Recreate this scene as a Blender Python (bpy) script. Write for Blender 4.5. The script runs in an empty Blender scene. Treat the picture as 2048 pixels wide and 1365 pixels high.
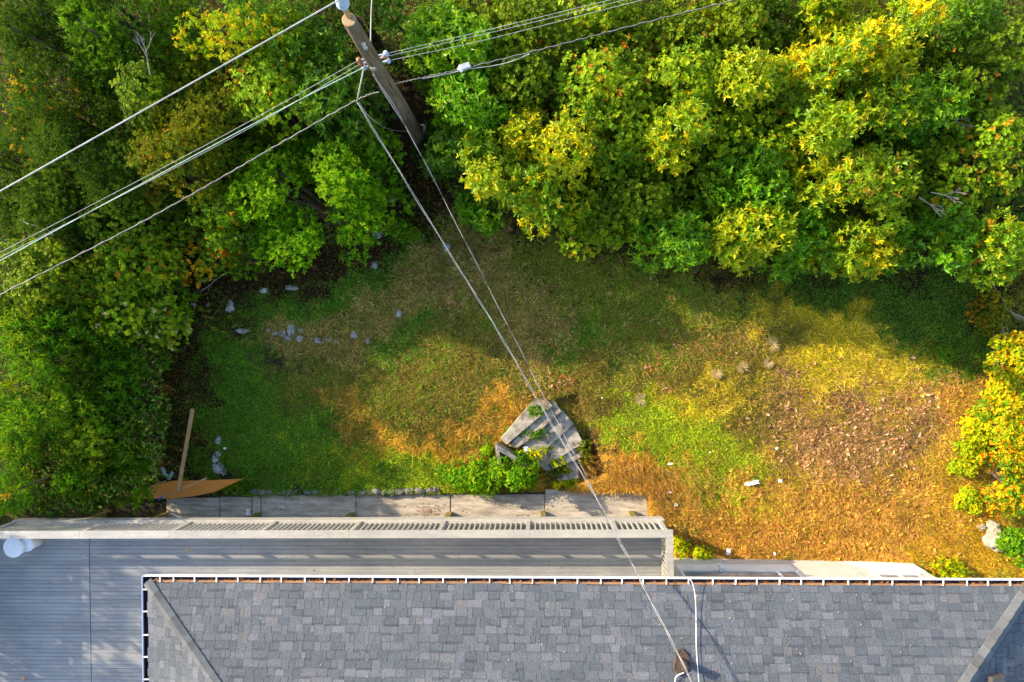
import bpy, math, random
import numpy as np
from mathutils import Matrix, Vector, Euler

random.seed(7)
RNG = np.random.default_rng(11)
SC = bpy.context.scene
COL = SC.collection
PI = math.pi

# ------------------------------------------------------------------ camera
CAM_H = 18.0
TILT = math.radians(2.56)
cam_d = bpy.data.cameras.new('camera')
cam = bpy.data.objects.new('camera', cam_d)
COL.objects.link(cam)
cam.location = (0, 0, CAM_H)
cam.rotation_euler = (0, TILT, 0)
cam_d.sensor_width = 36.0
cam_d.lens = 24.0
cam_d.clip_start = 0.1
cam_d.clip_end = 2000
SC.camera = cam

# ------------------------------------------------------------------ light
SUN_AZ = Vector((-0.925, 0.38, 0)).normalized()      # horizontal direction towards the sun
SUN_EL = math.radians(22.2)
to_sun = Vector((SUN_AZ.x * math.cos(SUN_EL), SUN_AZ.y * math.cos(SUN_EL), math.sin(SUN_EL)))
world = bpy.data.worlds.new('World')
SC.world = world
world.use_nodes = True
wn = world.node_tree.nodes
wl = world.node_tree.links
bg = wn.get('Background') or wn.new('ShaderNodeBackground')
sky = wn.new('ShaderNodeTexSky')
sky.sky_type = 'NISHITA'
sky.sun_disc = False
sky.sun_elevation = SUN_EL
sky.sun_rotation = math.atan2(SUN_AZ.x, SUN_AZ.y)
wl.new(sky.outputs[0], bg.inputs[0])
bg.inputs[1].default_value = 0.15
sun_d = bpy.data.lights.new('sun', 'SUN')
sun_d.energy = 3.5
sun_d.angle = math.radians(0.6)
sun_d.color = (1.0, 0.82, 0.57)
sun = bpy.data.objects.new('sun', sun_d)
COL.objects.link(sun)
sun.rotation_euler = (-to_sun).to_track_quat('-Z', 'Y').to_euler()
sun.location = (-30, 12, 30)
vs = SC.view_settings
vs.view_transform = 'Standard'
vs.look = 'None'
vs.gamma = 1.0
vs.use_curve_mapping = False
vs.exposure = 1.72

# ------------------------------------------------------------------ pixel helpers (photograph pixels, 2048 x 1365)
F = 2048 * 24.0 / 36.0
CT, ST = math.cos(TILT), math.sin(TILT)

def U(px, py, z):
    """world point seen at photo pixel (px, py) at height z"""
    xc, yc, zc = (px - 1024) / F, -(py - 682.5) / F, -1.0
    dx = CT * xc + ST * zc
    dz = -ST * xc + CT * zc
    t = (z - CAM_H) / dz
    return Vector((dx * t, yc * t, z))

def proj(X, Y, Z):
    """world -> photo pixel, arrays allowed"""
    Zr = Z - CAM_H
    xc = CT * X - ST * Zr
    zc = ST * X + CT * Zr
    return 1024 + F * xc / (-zc), 682.5 - F * Y / (-zc)

# ------------------------------------------------------------------ numpy helpers
def smooth(a, b, x):
    t = np.clip((x - a) / (b - a), 0, 1)
    return t * t * (3 - 2 * t)

_grids = {}
def vnoise(x, y, scale, seed):
    if seed not in _grids:
        _grids[seed] = np.random.default_rng(seed).random((128, 128))
    g = _grids[seed]
    u, v = np.asarray(x) / scale + 1000.3, np.asarray(y) / scale + 1000.7
    i, j = np.floor(u).astype(int), np.floor(v).astype(int)
    fu, fv = u - i, v - j
    fu, fv = fu * fu * (3 - 2 * fu), fv * fv * (3 - 2 * fv)
    i, j = i % 128, j % 128
    i1, j1 = (i + 1) % 128, (j + 1) % 128
    return (g[i, j] * (1 - fu) + g[i1, j] * fu) * (1 - fv) + (g[i, j1] * (1 - fu) + g[i1, j1] * fu) * fv

def norm(a):
    return a / np.maximum(np.linalg.norm(a, axis=-1, keepdims=True), 1e-9)

# ------------------------------------------------------------------ mesh helpers
def np_mesh(name, verts, loops, nper, mat=None, col=None, smooth_shade=False):
    """mesh from numpy: every face has nper corners"""
    me = bpy.data.meshes.new(name)
    nv = len(verts)
    loops = np.asarray(loops, dtype=np.int32).ravel()
    nf = len(loops) // nper
    me.vertices.add(nv)
    me.vertices.foreach_set('co', np.asarray(verts, dtype=np.float32).ravel())
    me.loops.add(len(loops))
    me.loops.foreach_set('vertex_index', loops)
    me.polygons.add(nf)
    me.polygons.foreach_set('loop_start', np.arange(0, nf * nper, nper, dtype=np.int32))
    try:
        me.polygons.foreach_set('loop_total', np.full(nf, nper, dtype=np.int32))
    except Exception:
        pass
    me.polygons.foreach_set('use_smooth', np.full(nf, bool(smooth_shade)))
    if col is not None:
        a = me.attributes.new('Col', 'FLOAT_COLOR', 'POINT')
        c = np.ones((nv, 4), dtype=np.float32)
        c[:, :3] = col
        a.data.foreach_set('color', c.ravel())
    me.update(calc_edges=True)
    if mat:
        me.materials.append(mat)
    return me

def link(name, me, parent=None, loc=None, rot=None, mat4=None):
    o = bpy.data.objects.new(name, me)
    COL.objects.link(o)
    if parent is not None:
        o.parent = parent
    if mat4 is not None:
        o.matrix_basis = mat4
    if loc is not None:
        o.location = loc
    if rot is not None:
        o.rotation_euler = rot
    return o

def tag(o, label=None, cat=None, group=None, kind=None):
    if label: o['label'] = label
    if cat: o['category'] = cat
    if group: o['group'] = group
    if kind: o['kind'] = kind
    return o

def empty(name, loc, rz=0.0, **k):
    o = bpy.data.objects.new(name, None)
    COL.objects.link(o)
    o.location = loc
    o.rotation_euler = (0, 0, rz)
    o.empty_display_size = 0.2
    return tag(o, **k)

class MB:
    """collects boxes, tubes and prisms into one mesh"""
    def __init__(s):
        s.v, s.f = [], []
    def add(s, verts, faces):
        n = len(s.v)
        s.v += [tuple(p) for p in verts]
        s.f += [tuple(i + n for i in f) for f in faces]
        return s
    def box(s, x0, x1, y0, y1, z0, z1):
        v = [(x0, y0, z0), (x1, y0, z0), (x1, y1, z0), (x0, y1, z0), (x0, y0, z1), (x1, y0, z1), (x1, y1, z1), (x0, y1, z1)]
        return s.add(v, [(3, 2, 1, 0), (4, 5, 6, 7), (0, 1, 5, 4), (1, 2, 6, 5), (2, 3, 7, 6), (3, 0, 4, 7)])
    def obox(s, c, ax, ay, az):
        c, ax, ay, az = map(Vector, (c, ax, ay, az))
        v = [c + sx * ax + sy * ay + sz * az for sz in (-1, 1) for (sx, sy) in ((-1, -1), (1, -1), (1, 1), (-1, 1))]
        return s.add(v, [(3, 2, 1, 0), (4, 5, 6, 7), (0, 1, 5, 4), (1, 2, 6, 5), (2, 3, 7, 6), (3, 0, 4, 7)])
    def tube(s, pts, radii, n=8, cap=True):
        pts = [Vector(p) for p in pts]
        if not hasattr(radii, '__len__'):
            radii = [radii] * len(pts)
        rings = []
        prev = None
        for i, p in enumerate(pts):
            d = (pts[min(i + 1, len(pts) - 1)] - pts[max(i - 1, 0)])
            if d.length < 1e-9: d = Vector((0, 0, 1))
            d.normalize()
            if prev is None:
                a = d.orthogonal().normalized()
            else:
                a = (prev - d * prev.dot(d)).normalized()
            prev = a
            b = d.cross(a)
            rings.append([p + radii[i] * (math.cos(2 * PI * k / n) * a + math.sin(2 * PI * k / n) * b) for k in range(n)])
        base = len(s.v)
        for r in rings:
            s.v += [tuple(q) for q in r]
        for i in range(len(pts) - 1):
            for k in range(n):
                s.f.append((base + i * n + k, base + i * n + (k + 1) % n, base + (i + 1) * n + (k + 1) % n, base + (i + 1) * n + k))
        if cap:
            s.f.append(tuple(base + k for k in reversed(range(n))))
            s.f.append(tuple(base + (len(pts) - 1) * n + k for k in range(n)))
        return s
    def lathe(s, c, prof, n=24):
        c = Vector(c)
        base = len(s.v)
        for (r, z) in prof:
            for k in range(n):
                s.v.append((c.x + r * math.cos(2 * PI * k / n), c.y + r * math.sin(2 * PI * k / n), c.z + z))
        for i in range(len(prof) - 1):
            for k in range(n):
                s.f.append((base + i * n + k, base + i * n + (k + 1) % n, base + (i + 1) * n + (k + 1) % n, base + (i + 1) * n + k))
        s.f.append(tuple(base + (len(prof) - 1) * n + k for k in range(n)))
        s.f.append(tuple(base + k for k in reversed(range(n))))
        return s
    def prism(s, poly, z0, z1):
        """poly: list of (x, y); z0, z1 numbers or lists"""
        n = len(poly)
        za = z0 if hasattr(z0, '__len__') else [z0] * n
        zb = z1 if hasattr(z1, '__len__') else [z1] * n
        v = [(p[0], p[1], a) for p, a in zip(poly, za)] + [(p[0], p[1], b) for p, b in zip(poly, zb)]
        f = [tuple(range(n, 2 * n)), tuple(reversed(range(n)))]
        f += [(i, (i + 1) % n, n + (i + 1) % n, n + i) for i in range(n)]
        return s.add(v, f)
    def mesh(s, name, mat, smooth_shade=False):
        me = bpy.data.meshes.new(name)
        me.from_pydata(s.v, [], s.f)
        import bmesh
        bm = bmesh.new(); bm.from_mesh(me)
        bmesh.ops.recalc_face_normals(bm, faces=bm.faces)
        bm.to_mesh(me); bm.free()
        if smooth_shade:
            for p in me.polygons: p.use_smooth = True
        if mat: me.materials.append(mat)
        return me
    def build(s, name, mat, parent=None, smooth_shade=False, bevel=0.0, **k):
        o = link(name, s.mesh(name, mat, smooth_shade), parent)
        if bevel:
            b = o.modifiers.new('bevel', 'BEVEL'); b.width = bevel; b.segments = 1; b.limit_method = 'ANGLE'
        return tag(o, **k)

# ------------------------------------------------------------------ materials
def new_mat(name):
    m = bpy.data.materials.new(name)
    m.use_nodes = True
    nt = m.node_tree
    p = nt.nodes['Principled BSDF']
    return m, nt, p

def N(nt, typ, **props):
    n = nt.nodes.new(typ)
    for k, v in props.items():
        setattr(n, k, v)
    return n

def setin(n, **k):
    for a, b in k.items():
        n.inputs[a.replace('_', ' ')].default_value = b

def mixc(nt, typ, fac, a, b):
    m = N(nt, 'ShaderNodeMix', data_type='RGBA', blend_type=typ)
    for sock, val in ((m.inputs[0], fac), (m.inputs[6], a), (m.inputs[7], b)):
        if hasattr(val, 'is_output'): nt.links.new(val, sock)
        else: sock.default_value = val if not isinstance(val, tuple) else (*val, 1)[:4]
    return m.outputs[2]

def ramp(nt, fac, stops, interp='LINEAR'):
    r = N(nt, 'ShaderNodeValToRGB')
    r.color_ramp.interpolation = interp
    e = r.color_ramp.elements
    while len(e) < len(stops): e.new(0.5)
    for el, (p, c) in zip(e, stops):
        el.position = p
        el.color = (*c, 1)
    nt.links.new(fac, r.inputs[0])
    return r.outputs[0]

def noise(nt, scale, detail=4, rough=0.55, stretch=None, coord='pos'):
    if coord == 'pos':
        g = N(nt, 'ShaderNodeNewGeometry').outputs['Position']
    else:
        g = N(nt, 'ShaderNodeTexCoord').outputs['Object']
    if stretch:
        mp = N(nt, 'ShaderNodeMapping')
        mp.inputs['Scale'].default_value = stretch
        nt.links.new(g, mp.inputs[0]); g = mp.outputs[0]
    n = N(nt, 'ShaderNodeTexNoise')
    setin(n, Scale=scale, Detail=detail, Roughness=rough)
    nt.links.new(g, n.inputs['Vector'])
    return n.outputs[0]

def bump(nt, p, h, strength, dist=0.02):
    b = N(nt, 'ShaderNodeBump')
    setin(b, Strength=strength, Distance=dist)
    nt.links.new(h, b.inputs['Height'])
    nt.links.new(b.outputs[0], p.inputs['Normal'])

def pmat(name, a, b, scale=6, rough=0.7, stretch=None, bmp=0.2, spec=0.3, fine=60, objvar=0.0, metal=0.0, coord='pos'):
    """two tones blended by broad noise, speckled by a fine one"""
    m, nt, p = new_mat(name)
    n1 = noise(nt, scale, 5, 0.6, stretch, coord)
    c = ramp(nt, n1, [(0.3, a), (0.7, b)])
    n2 = noise(nt, fine, 3, 0.6, stretch, coord)
    c = mixc(nt, 'OVERLAY', 0.5, c, ramp(nt, n2, [(0.3, (0.3,) * 3), (0.7, (0.7,) * 3)]))
    if objvar:
        oi = N(nt, 'ShaderNodeObjectInfo')
        c = mixc(nt, 'MULTIPLY', 1.0, c, ramp(nt, oi.outputs['Random'], [(0, (1 - objvar,) * 3), (1, (1 + objvar,) * 3)]))
    nt.links.new(c, p.inputs['Base Color'])
    p.inputs['Roughness'].default_value = rough
    p.inputs['Specular IOR Level'].default_value = spec
    p.inputs['Metallic'].default_value = metal
    if bmp:
        bump(nt, p, n2, bmp, 0.01)
    return m

def speck(m, scale, lo, dark):
    nt = m.node_tree; p = nt.nodes['Principled BSDF']
    src = p.inputs['Base Color'].links[0].from_socket
    n_ = noise(nt, scale, 2, .5)
    c = mixc(nt, 'MULTIPLY', 1.0, src, ramp(nt, n_, [(lo, (1, 1, 1)), (lo + .03, (dark,) * 3)]))
    n2 = noise(nt, 1.1, 4, .6)
    c = mixc(nt, 'MULTIPLY', .8, c, ramp(nt, n2, [(.3, (.78, .80, .84)), (.65, (1.08, 1.08, 1.06))]))
    nt.links.new(c, p.inputs['Base Color'])
def leaf_mat(name, trans=0.38, rough=0.55, spec=0.2):
    m, nt, p = new_mat(name)
    at = N(nt, 'ShaderNodeAttribute', attribute_name='Col')
    nt.links.new(at.outputs['Color'], p.inputs['Base Color'])
    p.inputs['Roughness'].default_value = rough
    p.inputs['Specular IOR Level'].default_value = spec
    t = N(nt, 'ShaderNodeBsdfTranslucent')
    nt.links.new(mixc(nt, 'MULTIPLY', 1.0, at.outputs['Color'], (1.5, 1.4, 0.6)), t.inputs['Color'])
    ms = N(nt, 'ShaderNodeMixShader')
    ms.inputs[0].default_value = trans
    out = nt.nodes['Material Output']
    nt.links.new(p.outputs[0], ms.inputs[1]); nt.links.new(t.outputs[0], ms.inputs[2])
    nt.links.new(ms.outputs[0], out.inputs['Surface'])
    return m

M = {}
M['leaf'] = leaf_mat('leaf', 0.38, 0.6, 0.12)
M['leaf_gloss'] = leaf_mat('glossy_leaf', 0.35, 0.42, 0.28)
M['blade'] = leaf_mat('grass_blade', 0.25, 0.75, 0.06)
M['bark'] = pmat('bark', (0.05, 0.035, 0.022), (0.12, 0.09, 0.06), 8, 0.9, (1, 1, 0.2), 0.6)
M['dead'] = pmat('dead_wood', (0.25, 0.2, 0.15), (0.42, 0.36, 0.28), 10, 0.85)
M['pole'] = pmat('pole_wood', (0.06, 0.040, 0.024), (0.185, 0.145, 0.09), 5, 0.85, (6, 6, 0.35), 0.5, 0.2, 40)
M['pole_end'] = pmat('pole_end_grain', (0.28, 0.19, 0.09), (0.42, 0.30, 0.16), 9, 0.85)
M['concrete'] = pmat('concrete', (0.25, 0.212, 0.165), (0.58, 0.51, 0.41), 4.5, 0.9, (.35, 2.2, 1), 0.6, 0.2, 26, 0.10)
M['stepstone'] = pmat('step_concrete', (0.13, 0.11, 0.08), (0.50, 0.45, 0.37), 5, 0.9, None, 0.7, 0.2, 28, 0.10)
M['rock'] = pmat('rock', (0.13, 0.125, 0.115), (0.44, 0.43, 0.41), 9, 0.85, None, 0.5, 0.2, 40, 0.25)
M['rough_stone'] = pmat('rough_stone', (0.07, 0.07, 0.065), (0.24, 0.23, 0.21), 7, 0.9, None, 0.8, 0.2, 35, 0.2)
M['stucco'] = pmat('stucco', (0.52, 0.50, 0.45), (0.60, 0.58, 0.53), 3, 0.85, None, 0.15, 0.2, 60)
M['white_paint'] = pmat('white_paint', (0.72, 0.72, 0.71), (0.82, 0.82, 0.81), 3, 0.5, None, 0.05)
M['siding'] = pmat('siding', (0.46, 0.44, 0.39), (0.55, 0.53, 0.48), 2, 0.7, None, 0.1)
M['deck'] = pmat('painted_board', (0.21, 0.214, 0.216), (0.285, 0.287, 0.285), 2.2, 0.6, (0.5, 6, 6), 0.15, 0.3, 24, 0.07)
M['rail'] = pmat('rail_paint', (0.35, 0.33, 0.295), (0.43, 0.41, 0.37), 2.5, 0.6, (0.6, 4, 4), 0.15, 0.3, 24, 0.05)
M['baluster'] = pmat('baluster_paint', (0.35, 0.335, 0.30), (0.42, 0.405, 0.365), 2.5, 0.6, None, 0.1, 0.3, 24, 0.06)
speck(M['deck'], 8, .735, .3); speck(M['rail'], 7, .77, .5)
M['mossy'] = pmat('mossy_post', (0.16, 0.13, 0.03), (0.26, 0.21, 0.06), 9, 0.9)
M['gutter'] = pmat('gutter_white', (0.78, 0.78, 0.80), (0.84, 0.84, 0.86), 3, 0.35, None, 0.0, 0.5)
M['gutter_in'] = pmat('gutter_inside', (0.030, 0.024, 0.040), (0.06, 0.045, 0.07), 4, 0.6, None, 0.1)
M['board_edge'] = pmat('eave_board', (0.30, 0.16, 0.08), (0.42, 0.24, 0.13), 8, 0.85, (0.6, 6, 6), 0.2)
M['glass'] = pmat('window_glass', (0.20, 0.22, 0.25), (0.30, 0.32, 0.35), 1.5, 0.08, None, 0.0, 0.8)
M['plywood'] = pmat('plywood', (0.52, 0.19, 0.022), (0.68, 0.28, 0.045), 3, 0.55, (1, 12, 1), 0.15)
M['timber'] = pmat('timber', (0.34, 0.20, 0.085), (0.50, 0.31, 0.14), 4, 0.75, None, 0.2)
M['blue'] = pmat('blue_paint', (0.03, 0.12, 0.55), (0.05, 0.18, 0.65), 5, 0.5)
M['plastic'] = pmat('white_plastic', (0.66, 0.68, 0.70), (0.78, 0.80, 0.82), 5, 0.4, None, 0.03)
M['paper'] = pmat('white_litter', (0.72, 0.72, 0.70), (0.85, 0.85, 0.83), 8, 0.7)
M['cloth'] = pmat('grey_plastic_sheet', (0.25, 0.29, 0.33), (0.5, 0.55, 0.6), 12, 0.5)
M['wire_light'] = pmat('bare_wire', (0.24, 0.24, 0.24), (0.50, 0.50, 0.48), 4, 0.4, None, 0, 0.5)
M['wire_grey'] = pmat('grey_wire', (0.26, 0.26, 0.26), (0.42, 0.41, 0.40), 4, 0.5, None, 0, 0.5)
M['wire_green'] = pmat('weathered_copper_wire', (0.25, 0.42, 0.34), (0.40, 0.58, 0.48), 4, 0.5, None, 0, 0.5)
M['wire_dark'] = pmat('black_cable', (0.035, 0.03, 0.03), (0.11, 0.085, 0.075), 5, 0.55, None, 0, 0.4)
M['metal'] = pmat('galvanised_metal', (0.45, 0.46, 0.48), (0.62, 0.63, 0.65), 8, 0.4, None, 0.1, 0.5, metal=0.6)
M['rust'] = pmat('rusty_metal', (0.035, 0.023, 0.02), (0.085, 0.055, 0.04), 14, 0.85)
M['ceramic'] = pmat('glazed_insulator', (0.28, 0.35, 0.45), (0.42, 0.50, 0.60), 6, 0.15, None, 0, 0.6)
M['brown_ceramic'] = pmat('brown_insulator', (0.22, 0.07, 0.03), (0.34, 0.13, 0.06), 6, 0.25, None, 0, 0.5)
M['soil'] = pmat('dark_soil', (0.03, 0.024, 0.018), (0.075, 0.06, 0.045), 6, 0.95, None, 0.6)
M['driftwood'] = pmat('bleached_stump', (0.20, 0.165, 0.12), (0.48, 0.42, 0.33), 10, 0.9, None, 0.8, 0.2, 30)

def shingle_mat():
    m, nt, p = new_mat('asphalt_shingle')
    oi = N(nt, 'ShaderNodeObjectInfo')
    at = N(nt, 'ShaderNodeAttribute', attribute_name='tint')
    s = N(nt, 'ShaderNodeMath', operation='ADD')
    nt.links.new(oi.outputs['Random'], s.inputs[0]); nt.links.new(at.outputs['Fac'], s.inputs[1])
    fr = N(nt, 'ShaderNodeMath', operation='FRACT'); nt.links.new(s.outputs[0], fr.inputs[0])
    c = ramp(nt, fr.outputs[0], [(0.0, (0.076, 0.086, 0.104)), (0.22, (0.087, 0.097, 0.116)), (0.42, (0.097, 0.106, 0.125)), (0.60, (0.083, 0.096, 0.109)),
                                 (0.74, (0.108, 0.116, 0.135)), (0.88, (0.124, 0.131, 0.150)), (0.95, (0.112, 0.114, 0.126)), (1.0, (0.076, 0.086, 0.104))], 'CONSTANT')
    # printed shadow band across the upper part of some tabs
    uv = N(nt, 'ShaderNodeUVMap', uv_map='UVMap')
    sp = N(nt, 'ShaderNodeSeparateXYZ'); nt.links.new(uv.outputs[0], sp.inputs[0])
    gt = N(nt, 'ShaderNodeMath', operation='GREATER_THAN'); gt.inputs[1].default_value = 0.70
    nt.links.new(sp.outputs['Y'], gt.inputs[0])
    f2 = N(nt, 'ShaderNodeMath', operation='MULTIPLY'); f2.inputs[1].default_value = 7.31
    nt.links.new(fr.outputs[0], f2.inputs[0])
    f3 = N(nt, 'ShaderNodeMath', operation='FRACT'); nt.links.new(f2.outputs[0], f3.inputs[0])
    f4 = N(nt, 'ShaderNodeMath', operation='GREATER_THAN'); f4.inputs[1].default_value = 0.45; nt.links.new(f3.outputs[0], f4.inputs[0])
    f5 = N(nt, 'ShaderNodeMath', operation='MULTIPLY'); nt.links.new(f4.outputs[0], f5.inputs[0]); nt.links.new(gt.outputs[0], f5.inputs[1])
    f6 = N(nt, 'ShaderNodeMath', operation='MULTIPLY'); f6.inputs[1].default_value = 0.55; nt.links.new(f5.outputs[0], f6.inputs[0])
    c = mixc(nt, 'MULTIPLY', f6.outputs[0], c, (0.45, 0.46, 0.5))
    n1 = noise(nt, 130, 3, 0.7)
    n3 = noise(nt, 34, 3, 0.7)
    c = mixc(nt, 'OVERLAY', 0.55, c, ramp(nt, n3, [(0.3, (0.25,) * 3), (0.7, (0.75,) * 3)]))
    c = mixc(nt, 'OVERLAY', 0.9, c, ramp(nt, n1, [(0.3, (0.15,) * 3), (0.7, (0.85,) * 3)]))
    n2 = noise(nt, 1.3, 4, 0.6)
    c = mixc(nt, 'MULTIPLY', 0.5, c, ramp(nt, n2, [(0.3, (0.72, 0.75, 0.72)), (0.7, (1.15,) * 3)]))
    nt.links.new(c, p.inputs['Base Color'])
    p.inputs['Roughness'].default_value = 0.9
    p.inputs['Specular IOR Level'].default_value = 0.25
    bump(nt, p, n1, 0.5, 0.004)
    return m
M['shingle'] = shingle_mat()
M['underlay'] = pmat('roof_underlay', (0.03, 0.03, 0.036), (0.055, 0.055, 0.065), 5, 0.95, None, 0.3)
M['hip'] = pmat('hip_shingle', (0.088, 0.094, 0.102), (0.13, 0.135, 0.14), 3, 0.92, None, 0.5, 0.2, 110, 0.22)

def ground_mat():
    m, nt, p = new_mat('ground')
    at = N(nt, 'ShaderNodeAttribute', attribute_name='Col')
    n1 = noise(nt, 2.2, 6, 0.65)
    n2 = noise(nt, 22, 5, 0.7)
    c = mixc(nt, 'OVERLAY', 0.75, at.outputs['Color'], ramp(nt, n2, [(0.3, (0.16,) * 3), (0.7, (0.84,) * 3)]))
    c = mixc(nt, 'OVERLAY', 0.5, c, ramp(nt, n1, [(0.3, (0.3, 0.28, 0.25)), (0.7, (0.72, 0.7, 0.65))]))
    nt.links.new(c, p.inputs['Base Color'])
    p.inputs['Roughness'].default_value = 0.95
    p.inputs['Specular IOR Level'].default_value = 0.15
    bump(nt, p, n2, 0.8, 0.04)
    return m
M['ground'] = ground_mat()

# ------------------------------------------------------------------ frames of the house and the deck
EAVE_Z, PITCH = 5.0, 0.38
HO = U(284, 1154, EAVE_Z)
_e = U(2048, 1162, EAVE_Z) - HO
HA = math.atan2(_e.y, _e.x)
HROT = Matrix.Rotation(HA, 3, 'Z')
def to_house(v):
    d = Vector((v.x - HO.x, v.y - HO.y, v.z))
    return HROT.inverted() @ d
EY = -0.115                     # local y of the eave edge, behind the gutter
_q = to_house(U(1940, 1365, EAVE_Z + PITCH * 1.617))
ROOF_L = _q.x + (EY - _q.y)
WALL_Y = to_house(U(1345, 1114, 0.0)).y
DECK_Z, CAP_Z = 2.0, 3.0
DO = U(26, 1041, DECK_Z)
_c = U(1330, 1077, CAP_Z) - U(0, 1079, CAP_Z)
DA = math.atan2(_c.y, _c.x)
DROT = Matrix.Rotation(DA, 3, 'Z')
def to_deck(v):
    return DROT.inverted() @ Vector((v.x - DO.x, v.y - DO.y, v.z))
DECK_X1 = to_deck(U(1343, 1076, CAP_Z)).x
print('house angle', math.degrees(HA), 'deck angle', math.degrees(DA), 'roof len', ROOF_L, 'wall y', WALL_Y, 'deck end', DECK_X1)

# ------------------------------------------------------------------ the lie of the land
WALK_N0 = U(505, 989, 0.0); WALK_N1 = U(1295, 979, 0.0)
WALK_XE = WALK_N1.x
def walk_edge(X):
    t = (X - WALK_N0.x) / (WALK_N1.x - WALK_N0.x)
    return WALK_N0.y + t * (WALK_N1.y - WALK_N0.y)

ST_A, ST_B = U(1085, 800, 0.6), U(1140, 958, 0.1)     # flight: top and bottom
def gz(X, Y):
    X = np.asarray(X, dtype=float); Y = np.asarray(Y, dtype=float)
    lawn = 0.10 + 0.50 * smooth(-4.0, -0.8, Y) + np.clip(0.06 * (Y + 0.8), 0, 1.0)
    rise = smooth(-6.0, -0.5, Y)
    right = 0.02 + 0.07 * np.clip(X - 3.5, 0, 7) * (1 - rise) + 0.72 * rise + np.clip(0.05 * (Y + 0.5), 0, 0.7)
    s = smooth(-0.1, 1.9, X)
    z = lawn * (1 - s) + right * s
    z = z + 0.10 * (vnoise(X, Y, 1.7, 3) - 0.5) + 0.05 * (vnoise(X, Y, 0.5, 4) - 0.5)
    # the path cut: level ground south of the walk edge
    we = walk_edge(X)
    cut = (Y < we - 0.02) & (X < WALK_XE + 0.02)
    z = np.where(cut, -0.08, z)
    # the flight of steps
    ax, ay = ST_B.x - ST_A.x, ST_B.y - ST_A.y
    L = math.hypot(ax, ay)
    t = ((X - ST_A.x) * ax + (Y - ST_A.y) * ay) / L
    c = ((X - ST_A.x) * -ay + (Y - ST_A.y) * ax) / L
    st = (t > 0.1) & (t < L + 0.2) & (c > -1.6) & (c < 0.9)
    z = np.where(st & ~cut, np.minimum(z, 0.55 - 0.5 * t / L - 0.08), z)
    # under the house
    hx, hy = X - HO.x, Y - HO.y
    ca, sa = math.cos(-HA), math.sin(-HA)
    lx, ly = hx * ca - hy * sa, hx * sa + hy * ca
    z = np.where((lx > 0.8) & (lx < ROOF_L + 0.2) & (ly < WALL_Y - 0.25), -0.1, z)
    return z

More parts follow.
